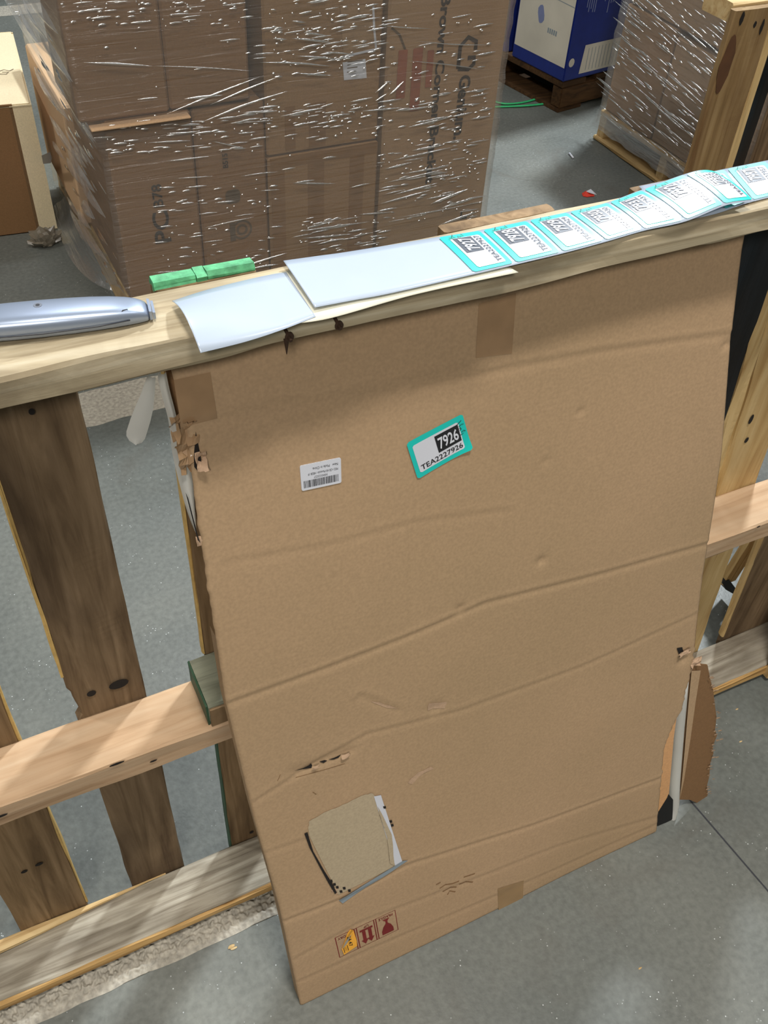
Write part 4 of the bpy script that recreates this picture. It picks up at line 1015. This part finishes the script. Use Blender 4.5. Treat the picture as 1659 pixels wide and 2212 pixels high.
# loose film skirt trailing on the floor at the left
def skirt():
    L_ = [(112, 440), (122, 490), (140, 540), (165, 580), (200, 612), (245, 632)]
    V = []; F = []
    for i, p in enumerate(L_):
        a = at(*p, 2, .002); b = at(p[0]+26, p[1]-44, 2, .10)
        for k in range(5):
            t = k/4; q_ = a.lerp(b, t); q_.z = .002+.13*t*t+.012*noise.noise(Vector((i*2, k*2, 1)))
            q_.x += .02*math.sin(t*3.1); V.append(q_)
    for i in range(len(L_)-1):
        for k in range(4): q_ = i*5+k; F.append((q_, q_+1, q_+6, q_+5))
    o = mesh('film_skirt', V, F, M['film2'], FA, 'loose hazy film skirt reaching the floor', smooth=True)
    s = o.modifiers.new('s', 'SUBSURF'); s.levels = s.render_levels = 2
skirt()
# crumpled grey film scrap on the floor
def scrap(px, py, r, m, label, cat, name, n=14, hz=.05, seed=0):
    c = at(px, py, 2, 0)
    bm = bmesh.new(); bmesh.ops.create_icosphere(bm, subdivisions=3, radius=1)
    for v in bm.verts:
        q_ = v.co; k = 1+.7*noise.noise(q_*2.3+Vector((seed, 0, 0)))+.25*noise.noise(q_*6+Vector((seed, 3, 0)))
        v.co = Vector((q_.x*r*k, q_.y*r*.7*k, max(.001, (q_.z*.6+.4)*hz*k)))+c
    return tag(bmobj(name, bm, m, None, smooth=False), label, cat)
M['greyfilm'] = plain('grey_plastic', srgb(120, 112, 98), .25, noise_amt=.15)
scrap(100, 528, .045, M['greyfilm'], 'crumpled grey plastic scrap on the floor by the wrapped skid', 'plastic', 'plastic_scrap', seed=3)
# ---------------------------------------------------------------- cream carton far left
hC = .42
Cn = at(30, 228, 2, hC); Cr = at(75, 190, 2, hC); Cb = at(62, 103, 2, hC)
ex = Vector((.98, .19, 0)).normalized(); ey = Vector((-.14, .99, 0)).normalized()
O = at(22, 228, 2, hC); O.z = 0
BC = empty('cream_carton', O, 'cream topped carton with a dark curved mark, beyond the wrapped load at the far left', 'box')
def rb(name, o, ax, ay, lx, ly, z0, z1, m, parent, lab=None, bev=.005):
    bm = bmesh.new(); bmesh.ops.create_cube(bm, size=1)
    for v in bm.verts: v.co = o+ax*((v.co.x+.5)*lx)+ay*((v.co.y+.5)*ly)+Vector((0, 0, z0+(z1-z0)*(v.co.z+.5)))
    if bev: bmesh.ops.bevel(bm, geom=bm.edges[:], offset=bev, segments=2, affect='EDGES')
    return bmobj(name, bm, m, parent, lab)
ax_ = Vector((-.99, .10, 0)).normalized(); ay_ = Vector((.10, .99, 0)).normalized()
# front (darker) face looks at the viewer, right face is cream
rb('body', O, ax_, ay_, .45, .62, 0.0, hC, M['ctnA'], BC)
rb('lid_sheet', O+ax_*-.055+ay_*.0, ax_, ay_, .505, .62, hC-.004, hC+.002, M['cream'], BC, 'cream top face', bev=.001)
sp = O+ax_*-.058
rb('side_sheet', sp, ax_, ay_, .058, .62, .0, hC-.004, M['cream'], BC, 'cream side face', bev=.004)
# curved dark mark on the side sheet
sx = sp+ax_*-.002
qq = [at(*p, 0, sx.x) for p in ((57, 332), (72, 340), (90, 336), (108, 328), (112, 340), (110, 352), (95, 354), (78, 350), (64, 342))]
mesh('curved_mark', qq, [tuple(range(len(qq)))], M['slate'], BC, 'dark crescent mark')
strokes('scribble', [[(0, 0), (.02, .012), (.035, -.004), (.05, .008)], [(0, -.02), (.02, -.028), (.03, -.014), (.012, -.006)]], .003, lambda u, v, h=0: at(-4, 155, 2, hC+.003)+Vector((u, v, h)), .0006, M['inkgrey2'], BC)
# ---------------------------------------------------------------- blue and white cartons at the back
ang = R(9.5); bx = Vector((math.cos(ang), math.sin(ang), 0)); by = Vector((-math.sin(ang), math.cos(ang), 0))
OB = at(1216, 178, 2, .13); OB.z = 0
BP = empty('dark_skid', OB, 'dark brown skid under the blue and white cartons', 'pallet')
for k, (a, b) in enumerate(((0.0, .06), (.42, .48), (.84, .90))):
    rb('skid_block', OB+by*a+bx*.004, bx, by, .95, .06, .016, .105, M['brown_dk'], BP)
for k in range(5): rb('deck_board', OB+bx*(k*.20), bx, by, .14, .95, .105, .128, M['brown_dk'], BP, bev=.002)
for k in (0, 2, 4): rb('bottom_board', OB+bx*(k*.20)+by*0, bx, by, .14, .95, .0, .016, M['brown_dk'], BP, bev=.002)
BW = empty('blue_carton', OB+Vector((0, 0, .13)), 'white and blue printed carton at the near corner of the back stack', 'box')
rb('body', OB, bx, by, .50, .335, .130, .95, M['blue'], BW)
fL = lambda u, v, h=0: OB+by*u-bx*(.0008+h)+Vector((0, 0, v))     # left (white) face, u goes away
fR = lambda u, v, h=0: OB+bx*u-by*(.0008+h)+Vector((0, 0, v))     # right (blue) face
plate('white_face', fL, [(.006, .185), (.325, .185), (.325, .945), (.006, .945)], 0, .0006, M['offwhite'], BW, 'scuffed white printed face')
strokes('face_seam', [[(.006, .42), (.325, .43)]], .003, fL, .001, M['greyline'], BW)
plate('blue_emblem', fL, [(.19+.02*math.cos(a*.5236)*(1+.3*math.sin(a*1.047)), .345+.036*math.sin(a*.5236)) for a in range(12)], .0006, .001, M['blueft'], BW)
for k in range(5): plate('emblem_lettering', fL, [(.13-.012*k, .288), (.138-.012*k, .288), (.138-.012*k, .308), (.13-.012*k, .308)], .0006, .001, M['greyline'], BW)
plate('white_label', fR, [(.085, .150), (.42, .150), (.42, .265), (.095, .265)], 0, .0006, M['offwhite'], BW, 'white label along the bottom')
strokes('label_print', [[(.12+.02*k, .16), (.12+.02*k, .25)] for k in range(12)], .003, fR, .0009, M['greyline'], BW)
rnd = random.Random(3)
for row, zt in enumerate((.47, .62, .77)):
    for c_ in range(4):
        u0 = .06+c_*.10; L_ = [[(u0+.012*k, zt), (u0+.012*k, zt-rnd.uniform(.04, .10))] for k in range(5)]
        strokes('small_print', L_, .005, fR, .0004, M['blueft'], BW)
        plate('print_dot', fR, [(u0+.055+.008*math.cos(a), zt+.06+.008*math.sin(a)) for a in [2*math.pi*i/10 for i in range(10)]], 0, .0005, M['offwhite'], BW)
        strokes('print_icon', [[(u0+.01, zt+.02), (u0+.05, zt+.02), (u0+.05, zt+.05), (u0+.01, zt+.05), (u0+.01, zt+.02)]], .005, fR, .0004, M['blueft'], BW)
plate('corner_logo', fR, [(.03+.016*math.cos(a), .205+.018*math.sin(a)) for a in [2*math.pi*i/12 for i in range(12)]], 0, .0006, M['offwhite'], BW)
BW2 = empty('blue_carton', OB+by*.36+Vector((0, 0, .13)), 'blue carton with white side label, rear one of the back stack', 'box')
rb('body', OB+by*.375-bx*.0, bx, by, .50, .42, .130, .95, M['blue'], BW2)
fL2 = lambda u, v, h=0: OB+by*u-bx*(.001+h)+Vector((0, 0, v))
plate('white_label', fL2, rrect(.43, .20, .56, .36, .015), 0, .0006, M['offwhite'], BW2, 'white side label')
strokes('print_line', [[(.47, .25), (.50, .24), (.50, .32), (.47, .31)]], .012, fL2, .001, M['blue'], BW2)
plate('grey_patch', fL2, rrect(.385, .17, .425, .60, .01), 0, .0006, M['slate'], BW2)
# green strap
def strap(name, px, lab):
    pts = [at(*p, 2, .006+.004*(i % 2)) for i, p in enumerate(px)]
    o = tube(name, [crv(pts, s/6) for s in range(0, (len(pts)-1)*6)], .006, M['strap'], None, k=6)
    for v in o.data.vertices: v.co.z = max(.0015, v.co.z*.6)
    return tag(o, lab, 'strap')
strap('plastic_strap', [(1060, 215), (1090, 222), (1130, 220), (1170, 208), (1205, 196), (1240, 190), (1280, 182), (1293, 192), (1288, 208), (1250, 215), (1200, 220), (1140, 226), (1060, 230)], 'long green plastic strap looped on the floor in front of the dark skid')
strap('plastic_strap', [(1094, 152), (1110, 168), (1135, 180), (1160, 188), (1190, 198)], 'short green strap end under the left side of the dark skid')
# ---------------------------------------------------------------- wrapped load at the right
XR = 2.65; YA, YB = .98, 2.30
RP = empty('wooden_skid', (3.1, 1.7, 0), 'pale wooden skid under the wrapped load on the right', 'pallet')
for y0 in (2.255, 1.86, 1.46, 1.06): beam('stringer', 0, (XR+.0, 3.7), (y0, y0+.04), (.016, .098), M['pale_x'], RP, n=16, seed=int(y0*90))
for i in range(6):
    x0 = XR+i*.19; beam('deck_board', 1, (YA, YB), (x0, x0+.12), (.098, .118), M['pale_y'], RP, n=14, seed=90+i)
for i in (0, 3, 5):
    x0 = XR+i*.19; beam('bottom_board', 1, (YA, YB), (x0-.012, x0+.10), (.001, .016), M['pale_y'], RP, n=14, seed=97+i)
k = 0
for (ya, yb, za, zb, mt, lb) in ((2.0, YB-.005, .12, .52, 'ctnC', 'lower far carton of the right wrapped load'), (1.50, 1.995, .12, .50, 'ctnB', 'lower middle carton of the right wrapped load'),
                                 (YA, 1.495, .12, .52, 'ctnC', 'lower near carton of the right wrapped load'), (1.80, YB-.01, .525, 1.10, 'ctnB', 'upper far carton of the right wrapped load'), (YA, 1.795, .525, 1.10, 'ctnC', 'upper near carton of the right wrapped load')):
    e = empty('carton', (3.1, (ya+yb)/2, za), 'brown '+lb, 'box', 'cartons of the right wrapped load')
    cbox('body', (XR+.012+.006*(k % 2), ya, za), (3.65, yb, zb), M[mt], e, bev=.006); k += 1
FB = film_shell('stretch_film', [(XR, YA-.01), (3.67, YA-.01), (3.67, YB+.01), (XR, YB+.01)], .07, 1.12, 60, M['film2'], '', None, amp=.006, sk=4)
tag(FB, 'clear wrinkled stretch film wound round the right hand load', 'film')
items = []
for _ in range(420):
    px = fr2.uniform(1290, 1600); py = fr2.uniform(0, 390)
    a = at(px, py, 0, XR-.012)
    if not (YA < a.y < YB and .1 < a.z < 1.1): continue
    ln = fr2.choice([8, 12, 18, 30, 44]); b = at(px+ln, py+ln*.85, 0, XR-.012); d = b-a; L_ = d.length; d.normalize()
    items.append((a, d, Vector((0, .3, 1)).normalized(), Vector((-1, 0, 0)), L_, fr2.uniform(.0025, .006)))
folds(FB, items)
# torn film hem along the skid
V = []; F = []
for i in range(41):
    y = YA+(YB-YA)*i/40
    for k_ in range(4):
        V.append((XR-.016-.01*noise.noise(Vector((y*9, k_, 1)))-.004*k_, y, .125-.022*k_+.012*noise.noise(Vector((y*14, k_, 5)))))
for i in range(40):
    for k_ in range(3): q_ = i*4+k_; F.append((q_, q_+1, q_+5, q_+4))
mesh('film_hem', V, F, M['film2'], FB, 'gathered film hem along the skid edge', smooth=True)
# ---------------------------------------------------------------- second pallet on edge, right
UP = empty('wooden_pallet', (2.2, .85, 0), 'second pallet standing on edge behind the right end of the near pallet', 'pallet')
YP = .80
beam('end_board', 2, (.01, 1.040), (1.690, 1.800), (YP, YP+.018), M['ply_z'], UP, 'end board with a large dark oval knot stain', n=60, jit=.001, warp=lambda v, j, t: Vector((v.x+(.016*(1-t) if v.x > 1.75 else 0), v.y, v.z)), seed=41)
beam('board_edge', 2, (.01, 1.030), (1.802, 1.826), (YP+.002, YP+.018), M['pale_z'], UP, 'pale yellow sawn edge strip', n=40, seed=42, warp=lambda v, j, t: Vector((v.x+.014*(1-t), v.y, v.z)))
beam('stringer', 0, (1.70, 2.9), (YP+.02, YP+.11), (1.010, 1.048), M['pale_x'], UP, 'cream topped upper rail', n=40, seed=43)
beam('stringer', 0, (1.70, 2.9), (YP+.02, YP+.11), (.53, .568), M['pale_x'], UP, n=40, seed=44)
beam('stringer', 0, (1.70, 2.9), (YP+.02, YP+.11), (.02, .058), M['pale_x'], UP, n=40, seed=45)
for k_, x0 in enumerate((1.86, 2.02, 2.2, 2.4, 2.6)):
    beam('deck_board', 2, (.01, 1.03), (x0, x0+.13), (YP+.112, YP+.128), M['navy' if k_ == 0 else 'darkwood_z'], UP, n=30, seed=46+k_)  # dark board colours stand in for the shaded pallet interior
def knotp(px, rx, rz, mt, lab):
    c = at(*px, 1, YP-.0015)
    mesh('knot', [c+Vector((rx*math.cos(2*math.pi*k/16)*(1+.15*math.sin(k*1.7)), 0, rz*math.sin(2*math.pi*k/16))) for k in range(16)], [tuple(range(16))], M[mt], UP, lab)
M['knotbrown'] = plain('knot_brown', srgb(92, 60, 34), .8, noise_amt=.15)
knotp((1568, 140), .016, .062, 'knotbrown', 'large dark oval knot')
knotp((1603, 40), .005, .014, 'hole', 'small nail hole'); knotp((1631, 53), .004, .007, 'hole', 'small nail hole')
knotp((1646, 58), .004, .016, 'hole', 'dark split')
# narrow pale slat with black end lying beyond the right end of the near pallet
SL = empty('pale_slat', at(1575, 1262, 2, .0), 'narrow pale slat with a black end propped behind the near pallet', 'slat')
a = at(1634, 1160, 1, .10); b = at(1568, 1262, 1, .10)
for dx, mt_ in ((0, 'pale_z'), (.024, 'pale_z')):
    pts = [a+Vector((dx, 0, .02)), b+Vector((dx*.8, 0, 0))]
    dv = (pts[1]-pts[0]).normalized(); sdv = Vector((1, 0, 0))*.009
    V = [pts[0]-sdv, pts[0]+sdv, pts[1]+sdv, pts[1]-sdv]; V += [v+Vector((0, .016, 0)) for v in V]
    mesh('slat_board', V, [(0, 1, 2, 3), (7, 6, 5, 4), (0, 4, 5, 1), (1, 5, 6, 2), (2, 6, 7, 3), (3, 7, 4, 0)], M[mt_], SL)
bq = [at(*p, 1, .099) for p in ((1560, 1258), (1575, 1252), (1590, 1272), (1586, 1284), (1568, 1274))]
V = bq+[v+Vector((0, .03, 0)) for v in bq]; n = 5
mesh('black_end', V, [tuple(range(n)), tuple(range(2*n-1, n-1, -1))]+[(i, i+n, (i+1) % n+n, (i+1) % n) for i in range(n)], M['black'], SL, 'black end cap')
# small things on the floor at the back
c = at(1272, 419, 2, 0)
RS_ = empty('paper_scrap', c, 'small crumpled red and white paper scrap on the floor behind the sticker strip', 'paper')
def scr(name, pxs, z, m, parent):
    pts = [at(*p, 2, z_) for p, z_ in zip(pxs, z)]; V = pts+[v+Vector((0, 0, .0015)) for v in pts]; n = len(pts)
    return mesh(name, V, [tuple(range(n))[::-1], tuple(range(n, 2*n))]+[(i, (i+1) % n, (i+1) % n+n, i+n) for i in range(n)], m, parent)
scr('red_part', [(1257, 418), (1268, 412), (1282, 416), (1284, 424), (1268, 426), (1259, 424)], [.001, .012, .010, .002, .001, .001], M['redbright'], RS_)
scr('white_part', [(1266, 414), (1276, 409), (1289, 421), (1284, 420), (1274, 417)], [.010, .018, .010, .008, .012], M['white'], RS_)
tag(tube('cigarette_stub', [at(1230, 331, 2, .004), at(1238, 341, 2, .004)], .004, M['white'], None, k=8), 'small white stub on the floor between the two wrapped loads', 'litter')
